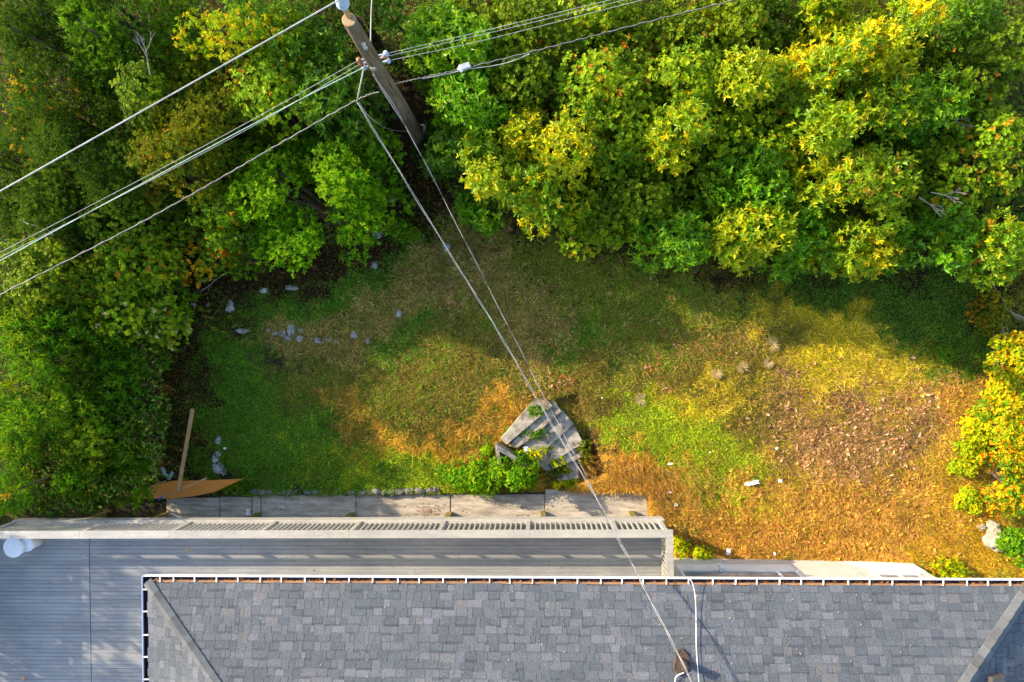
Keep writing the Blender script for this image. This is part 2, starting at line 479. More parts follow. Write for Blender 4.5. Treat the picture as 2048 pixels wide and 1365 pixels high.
# ------------------------------------------------------------------ zones of the lawn (photo pixels): soil colour, in places with sunlit tones put in, + what grows there
ZN = ['mulch', 'green', 'straw', 'olive', 'brown', 'orange', 'lime', 'litter', 'cover', 'gold', 'dryleaf', 'rust', 'bare']
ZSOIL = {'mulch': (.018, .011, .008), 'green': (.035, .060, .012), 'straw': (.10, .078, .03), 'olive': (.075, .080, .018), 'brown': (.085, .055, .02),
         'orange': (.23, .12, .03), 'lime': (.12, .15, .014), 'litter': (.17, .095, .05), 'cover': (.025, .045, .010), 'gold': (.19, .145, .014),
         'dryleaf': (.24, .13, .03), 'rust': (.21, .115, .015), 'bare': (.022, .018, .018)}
BLOBS = [
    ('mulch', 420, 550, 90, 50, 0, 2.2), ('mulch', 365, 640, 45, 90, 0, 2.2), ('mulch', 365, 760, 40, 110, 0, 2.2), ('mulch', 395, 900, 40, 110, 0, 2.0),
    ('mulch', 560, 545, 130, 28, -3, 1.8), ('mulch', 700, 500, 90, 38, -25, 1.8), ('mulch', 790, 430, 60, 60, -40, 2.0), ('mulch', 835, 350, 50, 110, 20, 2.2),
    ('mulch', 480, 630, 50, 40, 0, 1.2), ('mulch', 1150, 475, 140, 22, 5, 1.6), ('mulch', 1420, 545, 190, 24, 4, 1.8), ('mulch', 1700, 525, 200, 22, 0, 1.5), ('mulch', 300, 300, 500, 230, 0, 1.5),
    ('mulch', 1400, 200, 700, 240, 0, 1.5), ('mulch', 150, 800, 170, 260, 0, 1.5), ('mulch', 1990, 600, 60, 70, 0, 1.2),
    ('green', 690, 575, 90, 38, -12, 1.6), ('green', 780, 505, 70, 40, -25, 1.2), ('green', 600, 610, 110, 40, -8, 1.0), ('green', 450, 720, 90, 110, 0, 1.6), ('green', 480, 860, 100, 120, 0, 1.9),
    ('green', 640, 900, 110, 80, 0, 1.2), ('green', 560, 800, 110, 70, 10, 1.2), ('green', 560, 950, 90, 40, 0, 1.3), ('green', 800, 690, 70, 40, -20, 1.2), ('green', 870, 700, 60, 50, 0, .9),
    ('green', 700, 960, 130, 26, 0, 1.2), ('green', 1160, 660, 60, 50, -20, .8), ('green', 1330, 590, 90, 50, 0, .7),
    ('straw', 760, 640, 120, 40, -15, 1.5), ('straw', 620, 655, 110, 26, 4, 1.2), ('straw', 900, 570, 110, 50, -20, 1.2), ('straw', 1010, 620, 90, 70, 25, 1.3), ('olive', 960, 640, 80, 50, 20, .8), ('green', 840, 590, 60, 30, -20, .7), ('straw', 860, 520, 70, 40, -30, 1.2),
    ('straw', 960, 500, 80, 40, 20, 1.1), ('straw', 1040, 690, 80, 40, 30, 1.2), ('straw', 700, 700, 70, 26, 0, 1.0), ('straw', 1290, 770, 26, 50, 15, 1.0), ('straw', 1490, 680, 70, 30, -25, .8),
    ('olive', 1180, 560, 150, 80, 10, 1.3), ('olive', 1330, 640, 130, 70, 0, 1.2), ('olive', 1060, 500, 90, 30, 0, .8), ('olive', 1450, 600, 100, 60, 0, .9), ('olive', 900, 760, 100, 50, 0, .8),
    ('brown', 770, 740, 130, 36, 5, 1.3), ('brown', 640, 790, 80, 45, 10, 1.3), ('brown', 960, 740, 110, 60, 15, 1.2), ('brown', 830, 820, 140, 50, 10, 1.4), ('brown', 940, 800, 90, 50, 0, 1.3), ('brown', 1180, 760, 90, 50, 0, 1.0),
    ('brown', 1480, 690, 120, 80, 0, 1.3), ('brown', 1520, 840, 90, 90, 0, 1.3), ('brown', 1420, 740, 100, 40, 0, 1.0), ('brown', 1220, 810, 60, 50, 0, 1.2), ('brown', 1210, 700, 50, 30, 0, .8),
    ('orange', 770, 850, 80, 30, 35, .9), ('orange', 850, 905, 80, 28, 30, .9), ('gold', 800, 860, 110, 50, 30, .7), ('green', 900, 850, 60, 30, -30, .7), ('orange', 700, 800, 36, 20, 20, 1.2), ('orange', 960, 860, 70, 30, -35, 1.6), ('orange', 1030, 835, 50, 24, -45, 1.4),  # gold blob puts streaks of sunlight into the lawn colour
    ('orange', 1270, 950, 110, 40, 5, 2.0), ('orange', 1330, 970, 60, 60, 0, 1.4), ('orange', 1310, 1015, 26, 30, 0, 1.8), ('orange', 800, 890, 60, 40, 0, .9),
    ('lime', 1330, 870, 90, 60, 30, 1.5), ('lime', 1420, 900, 80, 50, 20, 1.4), ('lime', 1270, 830, 50, 40, 0, 1.0), ('lime', 1250, 740, 40, 30, 0, .9), ('lime', 1440, 960, 70, 30, 0, 1.0), ('lime', 860, 940, 70, 30, 0, 1.5), ('lime', 740, 920, 100, 45, 20, 1.5), ('olive', 700, 760, 90, 30, 0, .8), ('olive', 860, 780, 90, 40, 0, .8), ('green', 800, 800, 50, 30, 0, .7), ('green', 1000, 780, 50, 30, 0, .7), ('lime', 1370, 1000, 40, 60, 0, .9),  # left lime blobs also put sunlit grass into the colour
    ('litter', 1660, 850, 130, 70, 15, 2.0), ('litter', 1740, 900, 110, 50, 10, 1.6), ('litter', 1600, 900, 70, 60, 0, 1.2), ('litter', 1820, 800, 70, 60, 0, 1.0),
    ('cover', 1680, 575, 150, 40, 6, 1.8), ('cover', 1850, 600, 130, 70, 10, 2.0), ('cover', 1940, 680, 70, 60, 0, 1.6), ('cover', 1560, 560, 60, 26, 0, 1.2), ('cover', 1760, 640, 60, 30, 20, 1.3), ('cover', 1820, 720, 60, 30, 0, .6),
    ('cover', 820, 400, 40, 40, 0, 1.0), ('cover', 470, 970, 40, 16, 0, 1.4), ('cover', 830, 470, 50, 24, 0, .8),
    ('gold', 1640, 640, 110, 40, 18, 1.7), ('gold', 1740, 690, 90, 40, 20, 1.6), ('gold', 1620, 740, 110, 40, 0, 1.6), ('gold', 1560, 620, 30, 60, 0, 1.0), ('gold', 1480, 780, 60, 40, 0, 1.1), ('gold', 1560, 920, 60, 50, 0, .9), ('gold', 1500, 1000, 80, 40, 0, 1.0),
    ('gold', 1720, 780, 120, 26, 0, 1.2), ('gold', 1880, 900, 50, 80, 0, 1.0), ('gold', 1400, 820, 60, 40, 0, .9), ('gold', 650, 930, 60, 30, 0, .7),
    ('dryleaf', 1560, 1040, 190, 60, 4, 2.0), ('dryleaf', 1780, 1040, 140, 60, 0, 2.0), ('dryleaf', 1870, 900, 40, 110, 0, 1.4), ('dryleaf', 1900, 800, 60, 50, 0, 1.0), ('dryleaf', 1450, 1040, 90, 50, 0, 1.4), ('dryleaf', 1650, 960, 120, 30, 0, 1.2), ('dryleaf', 1600, 1095, 240, 22, 2, 1.4),
    ('rust', 1940, 1090, 90, 60, 0, 2.0), ('rust', 1900, 1030, 40, 50, 0, 1.2), ('rust', 1850, 1120, 50, 30, 0, 1.2), ('rust', 1930, 960, 40, 60, 0, .8),
    ('bare', 585, 728, 42, 17, 0, 3.5), ('bare', 880, 698, 14, 22, 0, 2.0), ('bare', 1195, 905, 36, 28, 0, 1.6), ('bare', 1215, 795, 26, 34, 0, .9), ('bare', 420, 1012, 150, 26, 0, 3.0), ('bare', 1375, 1065, 40, 20, 15, 1.0),
]
for _k in ZSOIL:
    _f = 1.25 if _k in ('mulch', 'bare') else 1.75
    ZSOIL[_k] = (ZSOIL[_k][0] * _f, ZSOIL[_k][1] * _f, ZSOIL[_k][2] * _f * .65)
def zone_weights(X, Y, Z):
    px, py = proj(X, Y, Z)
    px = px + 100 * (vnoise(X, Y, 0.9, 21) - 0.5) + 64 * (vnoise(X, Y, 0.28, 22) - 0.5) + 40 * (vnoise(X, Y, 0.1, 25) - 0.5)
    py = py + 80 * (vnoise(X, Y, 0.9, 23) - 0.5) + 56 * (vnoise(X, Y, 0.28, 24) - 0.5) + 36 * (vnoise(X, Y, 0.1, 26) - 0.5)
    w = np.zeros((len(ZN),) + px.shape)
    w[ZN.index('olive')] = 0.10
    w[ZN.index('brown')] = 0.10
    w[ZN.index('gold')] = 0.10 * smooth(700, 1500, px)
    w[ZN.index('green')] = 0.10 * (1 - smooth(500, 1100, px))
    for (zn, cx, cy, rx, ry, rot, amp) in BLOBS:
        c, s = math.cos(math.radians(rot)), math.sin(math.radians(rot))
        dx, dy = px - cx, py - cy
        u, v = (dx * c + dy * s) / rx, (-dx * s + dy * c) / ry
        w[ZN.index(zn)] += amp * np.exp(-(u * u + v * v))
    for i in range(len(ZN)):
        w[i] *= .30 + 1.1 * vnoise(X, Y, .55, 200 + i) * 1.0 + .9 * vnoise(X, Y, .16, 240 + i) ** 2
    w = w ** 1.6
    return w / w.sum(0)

# ------------------------------------------------------------------ ground: one sheet out to the horizon
def build_ground():
    def axis(lo, hi, step):
        a = np.arange(lo, hi + step / 2, step)
        far = np.array([1.5, 4, 9, 18, 40, 90, 200, 450])
        return np.concatenate([lo - far[::-1], a, hi + far])
    xs, ys = axis(-15.5, 14.5, 0.075), axis(-10.5, 10.5, 0.075)
    X, Y = np.meshgrid(xs, ys)
    Z = gz(X, Y)
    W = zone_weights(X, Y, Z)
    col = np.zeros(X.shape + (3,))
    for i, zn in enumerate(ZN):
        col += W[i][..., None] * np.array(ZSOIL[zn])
    ny, nx = X.shape
    idx = np.arange(nx * ny).reshape(ny, nx)
    quads = np.stack([idx[:-1, :-1], idx[:-1, 1:], idx[1:, 1:], idx[1:, :-1]], -1).reshape(-1, 4)
    me = np_mesh('ground', np.stack([X, Y, Z], -1).reshape(-1, 3), quads, 4, M['ground'], col.reshape(-1, 3), True)
    o = link('ground', me)
    tag(o, 'patchy sloping ground of moss, soil and dry grass around the house', kind='structure')
build_ground()

# ------------------------------------------------------------------ house
house = empty('house', (HO.x, HO.y, 0), HA, label='grey shingled hip roof house with white gutter along the bottom of the photo', cat='house')
RD = 4.2                                       # plan depth from eave to ridge
XL, XR = 0.115, ROOF_L                         # roof plan corners, local
def roof_pt(x, y):                              # height of the main (north) slope
    return EAVE_Z + PITCH * (EY - y)
YB = EY - 2 * RD
rv = [(XL, EY, EAVE_Z), (XR, EY, EAVE_Z), (XR, YB, EAVE_Z), (XL, YB, EAVE_Z), (XL + RD, EY - RD, EAVE_Z + PITCH * RD), (XR - RD, EY - RD, EAVE_Z + PITCH * RD)]
dz = -0.012
mb = MB()
mb.add([(x, y, z + dz) for x, y, z in rv] + [(x, y, z + dz - 0.14) for x, y, z in rv],
       [(0, 1, 5, 4), (1, 2, 5), (2, 3, 4, 5), (3, 0, 4), (6, 7, 1, 0), (7, 8, 2, 1), (8, 9, 3, 2), (9, 6, 0, 3), (9, 8, 7, 6)])
roof = mb.build('roof', M['underlay'], house)

# shingles
def unit_shingle():
    v = [(-.5, 0, 0), (.5, 0, 0), (.5, 1, 0), (-.5, 1, 0), (-.5, 0, 1), (.5, 0, 1), (.5, 1, .25), (-.5, 1, .25)]
    f = [(4, 5, 6, 7), (0, 1, 5, 4), (1, 2, 6, 5), (3, 0, 4, 7)]
    me = bpy.data.meshes.new('shingle')
    me.from_pydata(v, [], f)
    uv = me.uv_layers.new(name='UVMap')
    for l in me.loops:
        uv.data[l.index].uv = (v[l.vertex_index][0] + .5, v[l.vertex_index][1])
    me.materials.append(M['shingle'])
    return me, v, f
SH_ME, SH_V, SH_F = unit_shingle()
cs = 1 / math.sqrt(1 + PITCH * PITCH)
pieces = []                                   # (matrix, tint)
def shingle_face(origin, e, s, L, rows, inset0, inset1):
    """origin: eave start, e: along the eave, s: up the slope; insets: how the row ends retreat per metre of slope"""
    e, s = Vector(e), Vector(s)
    n = s.cross(e).normalized()
    exp = 0.150
    for r in range(rows):
        d = r * exp - 0.02
        x = inset0 * d + random.uniform(-.2, 0)
        end = L - inset1 * d
        while x < end:
            w = random.choice([.09, .13, .16, .19, .21, .24, .28]) * random.uniform(.85, 1.1)
            if x + w > inset0 * (d + exp * .5) and x < L - inset1 * (d + exp * .5):
                x0 = max(x, inset0 * (d + exp) - .01); x1 = min(x + w, L - inset1 * (d + exp) + .01)
                if x1 - x0 > .05:
                    off = random.choice([0, 0, 0, .022, .03])
                    th = random.uniform(.003, .005) if off else random.uniform(.004, .008)
                    p = Vector(origin) + e * (x0 + x1) / 2 + s * (d + off) + n * (0.0005 * (r % 2))
                    ln = exp + .03 - off
                    m = Matrix(((e.x * (x1 - x0 - .006), s.x * ln, n.x * th, p.x), (e.y * (x1 - x0 - .006), s.y * ln, n.y * th, p.y),
                                (e.z * (x1 - x0 - .006), s.z * ln, n.z * th, p.z), (0, 0, 0, 1)))
                    pieces.append((m, random.random()))
            x += w
shingle_face((XL, EY, EAVE_Z), (1, 0, 0), Vector((0, -1, PITCH)).normalized(), XR - XL, 17, cs, cs)
shingle_face((XL, EY - 2.9, EAVE_Z), (0, 1, 0), Vector((1, 0, PITCH)).normalized(), 2.9, 17, 0, cs)
shingle_face((XR, EY, EAVE_Z), (0, -1, 0), Vector((-1, 0, PITCH)).normalized(), 2.9, 17, cs, 0)
def seen(m):
    p = Vector((HO.x, HO.y, 0)) + HROT @ Vector((m[0][3], m[1][3], m[2][3]))
    a, b = proj(p.x, p.y, p.z)
    return a, b, p.z
ranked = []
for m, t in pieces:
    a, b, z = seen(m)
    wid = Vector((m[0][0], m[1][0], m[2][0])).length
    inside = 12 < a < 2036 and 1150 < b < 1355
    ranked.append(((wid / (CAM_H - z)) if inside else -1, m, t))
ranked.sort(key=lambda q: -q[0])
for k, (sc_, m, t) in enumerate(ranked[:300]):
    link('shingle', SH_ME, roof, mat4=m)
rest = ranked[300:]
V0 = np.array(SH_V); F0 = np.array(SH_F)
mats = np.array([[list(r) for r in m] for _, m, _ in rest])
vv = np.einsum('nij,kj->nki', mats[:, :3, :3], V0) + mats[:, None, :3, 3]
ff = (F0[None] + (np.arange(len(rest)) * 8)[:, None, None]).reshape(-1, 4)
me = np_mesh('shingle_courses', vv.reshape(-1, 3), ff, 4, M['shingle'])
ta = me.attributes.new('tint', 'FLOAT', 'POINT')
ta.data.foreach_set('value', np.repeat(np.array([t for _, _, t in rest], dtype=np.float32), 8))
uv = me.uv_layers.new(name='UVMap')
uvu = np.array([(V0[i][0] + .5, V0[i][1]) for f in SH_F for i in f], dtype=np.float32)
uv.data.foreach_set('uv', np.tile(uvu, (len(rest), 1)).ravel())
tag(link('shingle_courses', me, roof), kind='stuff')

# hip caps: bent pieces laid up both north hips
def hip_caps(x0, sx, name, width, step):
    hd = Vector((sx, -1, PITCH)).normalized()
    na = Vector((0, PITCH, 1)).normalized()           # main slope normal
    nb = Vector((-sx * PITCH, 0, 1)).normalized()
    up = (na + nb).normalized()
    wa = (hd.cross(na)).normalized(); wb = (hd.cross(nb)).normalized()
    if wa.x * sx < 0: wa = -wa
    if wb.x * sx > 0: wb = -wb
    if wb.y > 0 and wa.y > 0: pass
    L, T = step + .05, .012
    v = []
    for t, lift in ((0, .036), (L, .018)):
        c = hd * t + up * lift
        v += [c + wa * width - up * .004, c + up * 0.012, c + wb * width - up * .004]
    v += [p - up * T * 1.6 for p in v[:3]]
    f = [(0, 1, 4, 3), (1, 2, 5, 4), (0, 6, 7, 1), (1, 7, 8, 2), (0, 3, 6), (2, 8, 5)]
    mb_ = MB().add(v, f)
    me_ = mb_.mesh(name, M['hip'])
    base = Vector((x0, EY, EAVE_Z))
    k = 0
    while k * step < 2.9:
        o = link('hip_cap', me_, roof, loc=base + hd * (k * step - .02))
        k += 1
hip_caps(XL, 1, 'hip_cap', .105, .15)
hip_caps(XR, -1, 'hip_cap', .125, .21)

# gutters: trough + hangers + caught leaves
def profile_strip(mb_, path_pts, prof):
    """sweep profile (a, z) along two points with in-plane offset direction given"""
    (p0, p1, off) = path_pts
    p0, p1, off = Vector(p0), Vector(p1), Vector(off)
    ring0 = [p0 + off * a + Vector((0, 0, z)) for a, z in prof]
    ring1 = [p1 + off * a + Vector((0, 0, z)) for a, z in prof]
    n = len(prof)
    mb_.add(ring0 + ring1, [(i, i + 1, n + i + 1, n + i) for i in range(n - 1)])
TR = [(.100, -.01), (.100, -.095), (.008, -.095), (.008, -.01)]                     # trough inside
LIP = [(.0, -.10), (.0, .012), (-.016, .018), (-.016, .0), (-.004, -.004), (-.004, -.105), (.105, -.105)]
gm = MB()
profile_strip(gm, ((0, 0, EAVE_Z - .02), (XR + .05, 0, EAVE_Z - .02), (0, -1, 0)), LIP)
gutter = gm.build('gutter', M['gutter'], house)
gi = MB()
profile_strip(gi, ((.02, 0, EAVE_Z - .02), (XR + .05, 0, EAVE_Z - .02), (0, -1, 0)), TR)
gi.build('trough', M['gutter_in'], gutter)
MB().box(.10, XR, EY - .008, EY + .034, EAVE_Z - .075, EAVE_Z - .030).build('eave_board', M['board_edge'], gutter)
gm = MB()
profile_strip(gm, ((0, 0, EAVE_Z - .021), (0, YB, EAVE_Z - .021), (1, 0, 0)), LIP)
gutter2 = gm.build('gutter', M['gutter'], house)
gi = MB()
profile_strip(gi, ((0, -.02, EAVE_Z - .021), (0, YB, EAVE_Z - .021), (1, 0, 0)), TR)
gi.build('trough', M['gutter_in'], gutter2)
hang_px = [319, 346, 388, 432, 475, 520, 562, 609, 649, 698, 745, 795, 838, 886, 932, 979, 1019, 1065, 1110, 1155, 1202, 1244, 1286, 1333, 1377, 1426, 1472, 1514,
           1560, 1603, 1648, 1697, 1740, 1786, 1843, 1888, 1935, 1977, 2021]
rg_h = random.Random(4)
HB = MB().box(-.011, .011, -.105, -.004, -.012, .006).mesh('gutter_hanger', M['gutter'])
for hp in hang_px:
    q = to_house(U(hp, 1160, EAVE_Z))
    link('gutter_hanger', HB, gutter, mat4=Matrix.Translation((q.x, 0, EAVE_Z - .016)) @ Matrix.Rotation(rg_h.gauss(0, .05), 4, 'Z') @ Matrix.Diagonal((rg_h.uniform(.75, 1.1), 1, 1, 1)))
HB2 = MB().box(.004, .105, -.011, .011, -.012, .006).mesh('gutter_hanger', M['gutter'])
for hy in (1180, 1224, 1271, 1315, 1360):
    q = to_house(U(287, hy, EAVE_Z))
    link('gutter_hanger', HB2, gutter2, loc=(0, q.y, EAVE_Z - .017))

# walls
WY = WALL_Y
WXL, WXR = 1.2, to_house(U(1826, 1130, 0.45)).x
wall_r = to_house(U(1690, 1122, .35)).x
mb = MB().box(WXL, wall_r, WY - .2, WY, -.3, 2.55)
mb.box(wall_r + .001, WXR - .001, WY - .2, WY - .012, -.3, 2.55)
mb.box(WXR - .2, WXR, YB + 1.2, WY - .2, -.3, 2.55).box(WXL, WXL + .2, YB + 1.2, WY - .2, -.3, 2.55).box(WXL, WXR, YB + 1.0, YB + 1.2, -.3, 2.55)
foundation = mb.build('foundation_wall', M['stucco'], house)
# ragged white coat over the right end of the wall
poly = [(wall_r - .02, .30), (wall_r + .10, .52), (wall_r + .16, .60), (wall_r + .30, .78), (wall_r + .42, .82), (wall_r + .55, .98), (WXR - .62, .98), (WXR - .35, .95), (WXR - .02, 1.05), (WXR - .02, -.25), (wall_r - .1, -.25)]
v = [(x, WY - .011, z) for x, z in poly] + [(x, WY + .006, z) for x, z in poly]
n = len(poly)
MB().add(v, [tuple(range(n, 2 * n)), tuple(reversed(range(n)))] + [(i, (i + 1) % n, n + (i + 1) % n, n + i) for i in range(n)]).build('painted_coat', M['white_paint'], foundation)
mb = MB().box(WXL + .01, WXR - .01, WY - .19, WY - .012, 2.56, 4.85).box(WXL + .01, WXL + .19, YB + 1.21, WY - .19, 2.56, 4.85).box(WXR - .19, WXR - .01, YB + 1.21, WY - .19, 2.56, 4.85).box(WXL + .01, WXR - .01, YB + 1.02, YB + 1.2, 2.56, 4.85)
mb.build('wall', M['siding'], house)
def window(x0, x1, z0, z1, mull, sillh):
    fr = MB()
    t, y0, y1 = .075, WY - .03, WY + .012
    fr.box(x0, x1, y0, y1, z0, z0 + sillh).box(x0, x1, y0, y1, z1 - t, z1)
    fr.box(x0, x0 + t, y0, y1, z0 + sillh, z1 - t).box(x1 - t, x1, y0, y1, z0 + sillh, z1 - t)
    for mx in mull:
        fr.box(mx - t / 2, mx + t / 2, y0, y1, z0 + sillh, z1 - t)
    w = fr.build('window', M['white_paint'], house)
    edges = [x0 + t] + [e for mx in mull for e in (mx - t / 2, mx + t / 2)] + [x1 - t]
    for a, b in zip(edges[::2], edges[1::2]):
        MB().box(a, b, WY + .001, WY + .005, z0 + sillh, z1 - t).build('pane', M['glass'], w)
    MB().box(x0 - .03, x1 + .03, WY + .0125, WY + .03, z0 + sillh - .04, z0 + sillh).build('sill', M['white_paint'], w)
    return w
wx0 = to_house(U(1352, 1133, .68)).x; wx1 = to_house(U(1583, 1134, .70)).x; wm = to_house(U(1548, 1138, .9)).x
window(wx0, wx1, .62, 2.35, [wm], .52)
window(WXR - 1.35, WXR - .30, 1.0, 2.3, [WXR - .8], .30)
lx = to_house(U(1440, 1146, 1.1)).x
lamp = MB().lathe((lx, WY + .14, 1.15), [(.0, -.09), (.05, -.08), (.065, -.03), (.055, .03), (.045, .07), (.05, .12), (.02, .14)], 14).box(lx - .03, lx + .03, WY + .013, WY + .12, 1.16, 1.26).build('wall_lamp', M['white_paint'], house, True)

# roof furniture
mast = empty('service_mast', HO, 0)
q = to_house(U(1402, 1392, 5.7))
mz = roof_pt(0, q.y)
mast.location = Vector((HO.x, HO.y, mz)) + HROT @ Vector((q.x, q.y, 0))
MB().tube([(0, 0, -.1), (0, 0, .62)], .032, 12).build('mast_pipe', M['metal'], mast, True)
MB().lathe((0, 0, .62), [(.05, 0), (.06, .05), (.03, .11)], 12).build('weather_head', M['metal'], mast, True)
tag(mast, 'metal service mast on the roof where the two service drops end', 'mast')
vent = empty('roof_vent', HO, 0)
q = to_house(U(1366, 1332, 5.62))
vz = roof_pt(0, q.y)
vent.location = Vector((HO.x, HO.y, vz)) + HROT @ Vector((q.x, q.y, 0))
fl = MB()
pl = []
rr = random.Random(5)
for k in range(14):
    a = 2 * PI * k / 14
    r = .19 * rr.uniform(.75, 1.2)
    pl.append((r * math.cos(a) * .75, r * math.sin(a)))
fl.prism(pl, [.012 - PITCH * y for x, y in pl], [.035 - PITCH * y + rr.uniform(0, .03) for x, y in pl])
fl.build('flashing', M['rust'], vent)
MB().tube([(.02, .02, 0), (.02, .02, .30)], [.062, .062], 14).tube([(.02, .02, .29), (.02, .02, .345)], [.078, .070], 14).build('pipe', M['rust'], vent, True)
tag(vent, 'rusty brown vent pipe with ragged flashing low on the grey roof', 'vent')
q1 = to_house(U(1378, 1156, EAVE_Z)); 
pts = []
for (cx, cy, h) in [(1366, 1157, .02), (1376, 1157, .09), (1384, 1165, .12), (1390, 1190, .10), (1392, 1230, .07), (1392.5, 1290, .06), (1395, 1330, .06), (1398, 1372, .08), (1400, 1420, .1)]:
    z = EAVE_Z
    for _ in range(4):
        w_ = U(cx, cy, z); ql = to_house(w_); z = max(EAVE_Z, roof_pt(0, ql.y)) + h
    pts.append(U(cx, cy, z))
def smooth_path(pts, n=8):
    out = []
    P = [pts[0]] + list(pts) + [pts[-1]]
    for i in range(1, len(P) - 2):
        for k in range(n):
            t = k / n
            a, b, c, d = P[i - 1], P[i], P[i + 1], P[i + 2]
            out.append(0.5 * ((2 * b) + (c - a) * t + (2 * a - 5 * b + 4 * c - d) * t * t + (3 * b - a - 3 * c + d) * t ** 3))
    out.append(P[-2])
    return out
MB().tube(smooth_path(pts), .007, 7).build('cable', M['white_paint'], None, True, label='white cable running from the gutter up over the roof shingles', cat='cable')
pts = []
for (cx, cy, h) in [(1368, 1346, .1), (1356, 1351, .09), (1350, 1362, .06), (1350, 1400, .05)]:
    z = EAVE_Z
    for _ in range(4):
        ql = to_house(U(cx, cy, z)); z = roof_pt(0, ql.y) + h
    pts.append(U(cx, cy, z))
MB().tube(smooth_path(pts), .010, 7).build('conduit', M['white_paint'], None, True, label='short bent white conduit beside the rusty roof vent', cat='conduit')
bq = to_house(U(1996, 1370, 5.45))
bz = EAVE_Z + PITCH * (XR - bq.x)
bv = MB().box(-.16, .16, -.13, .13, -.04, .10).build('box_vent', M['wire_dark'], None, bevel=.01, label='metal box vent on the right roof slope, coloured dark for the shade there', cat='vent')  # pale grey vent; the slope's shade is put into its dark colour
bv.location = Vector((HO.x, HO.y, bz)) + HROT @ Vector((bq.x, bq.y, 0)); bv.rotation_euler = (0, math.atan(PITCH), HA)

# ------------------------------------------------------------------ deck and railing
deck = empty('deck', (DO.x, DO.y, 0), DA, label='grey painted board deck wrapping the house behind the railing', cat='deck')
DYW = to_deck(Vector((HO.x, HO.y, 0)) + HROT @ Vector((WXL + .05, WALL_Y, 0))).y + .01
DXH = to_deck(Vector((HO.x, HO.y, 0)) + HROT @ Vector((WXL + .05, WALL_Y, 0))).x
XJ = to_deck(U(180, 1200, DECK_Z)).x
PB = 0.0925
UB = MB().box(0, 1, 0, 1, 0, 1).mesh('deck_board', M['deck'])
def board(x0, x1, y0, y1, z0, z1, name='deck_board', me=UB, par=deck):
    m = Matrix(((x1 - x0, 0, 0, x0), (0, y1 - y0, 0, y0), (0, 0, z1 - z0, z0), (0, 0, 0, 1)))
    return link(name, me, par, mat4=m)
DXE = DECK_X1 - .05
y = -.16
r = 0
rb = random.Random(3)
while y > -5.6:
    ya, yb = y - PB + .0055, y
    zt = DECK_Z - rb.uniform(0, .003)
    x = 0.08
    board(-0.6, XJ - .006, ya, yb, zt - .028, zt)
    xe = DXE if ya > DYW else DXH - .01
    if ya > DYW:
        cuts = sorted(rb.uniform(XJ + 1.5, xe - 1.5) for _ in range(rb.choice([1, 2, 2, 3])))
    else:
        cuts = []
    xs = [XJ + .012] + cuts + [xe]
    for a, b in zip(xs, xs[1:]):
        if b - a > .2:
            zt2 = DECK_Z - rb.uniform(0, .003)
            board(a, b - .005, ya, yb, zt2 - .028, zt2)
    y -= PB
    r += 1
# frame under the boards
MB().box(-.6, DXE, -5.6, -.17, DECK_Z - .20, DECK_Z - .035).build('frame', M['soil'], deck)
MB().box(-.02, DXE + .05, -.155, -.125, DECK_Z - .22, DECK_Z + .02).build('fascia', M['rail'], deck)
ledge_cuts = [0] + [to_deck(U(p_, 1049, DECK_Z)).x for p_ in (181, 436, 793, 1190)] + [DECK_X1 + .02]
UR = MB().box(0, 1, 0, 1, 0, 1).mesh('ledge_board', M['rail'])
for a, b in zip(ledge_cuts, ledge_cuts[1:]):
    board(a, b - .006, -.125, .0, DECK_Z + .0, DECK_Z + .035, 'ledge_board', UR)
board(0, DECK_X1, -.01, .0, DECK_Z - .2, DECK_Z - .002, 'fascia', UR)
for p_, yy in ((205, 1026), (330, 1026), (515, 1026), (704, 1025), (899, 1024), (1086, 1023), (1262, 1022)):
    b0 = to_deck(U(p_, yy, 0.0))
    MB().box(b0.x - .07, b0.x + .07, b0.y - .14, b0.y, -.1, DECK_Z - .20).build('support_post', M['mossy'], deck)

rail = empty('railing', (DO.x, DO.y, DECK_Z), DA, label='pale painted wooden railing with balusters along the deck edge', cat='railing')
RY = -.215                                     # centre line of the balusters
capw0, capw1 = to_deck(U(700, 1061.5, CAP_Z)).y, to_deck(U(700, 1077, CAP_Z)).y
zc = CAP_Z - DECK_Z
UC = MB().box(0, 1, 0, 1, 0, 1).mesh('cap_board', M['rail'])
cc = [-.72] + [to_deck(U(p_, 1070, CAP_Z)).x for p_ in (159, 338, 698, 1060)] + [DECK_X1 + .04]
for a, b in zip(cc, cc[1:]):
    board(a, b - .005, capw1, capw0, zc - .035, zc - rb.uniform(0, .003), 'cap_board', UC, rail)
RYc = (capw0 + capw1) / 2
MB().box(-.6, DECK_X1 - .08, RYc - .02, RYc + .02, .715, .785).build('top_rail', M['rail'], rail)
MB().box(.06, DECK_X1 - .08, RYc - .02, RYc + .02, .055, .11).build('bottom_rail', M['rail'], rail)
UBm = MB().box(-.014, .014, -.0185, .0185, 0, 1).mesh('baluster', M['baluster'])
post_px = [30, 185, 360, 535, 710, 883, 1056, 1229, 1320]
post_x = [to_deck(U(p_, 1056, 2.5)).x for p_ in post_px]
post_x[0] = .05; post_x[-1] = DECK_X1 - .09
UPm = MB().box(-.045, .045, -.045, .045, 0, 1).mesh('post', M['rail'])
for i, x in enumerate(post_x):
    link('post', UPm, rail, mat4=Matrix.Translation((x, RYc, .036)) @ Matrix.Diagonal((1, 1, zc - .036 - .036, 1)))
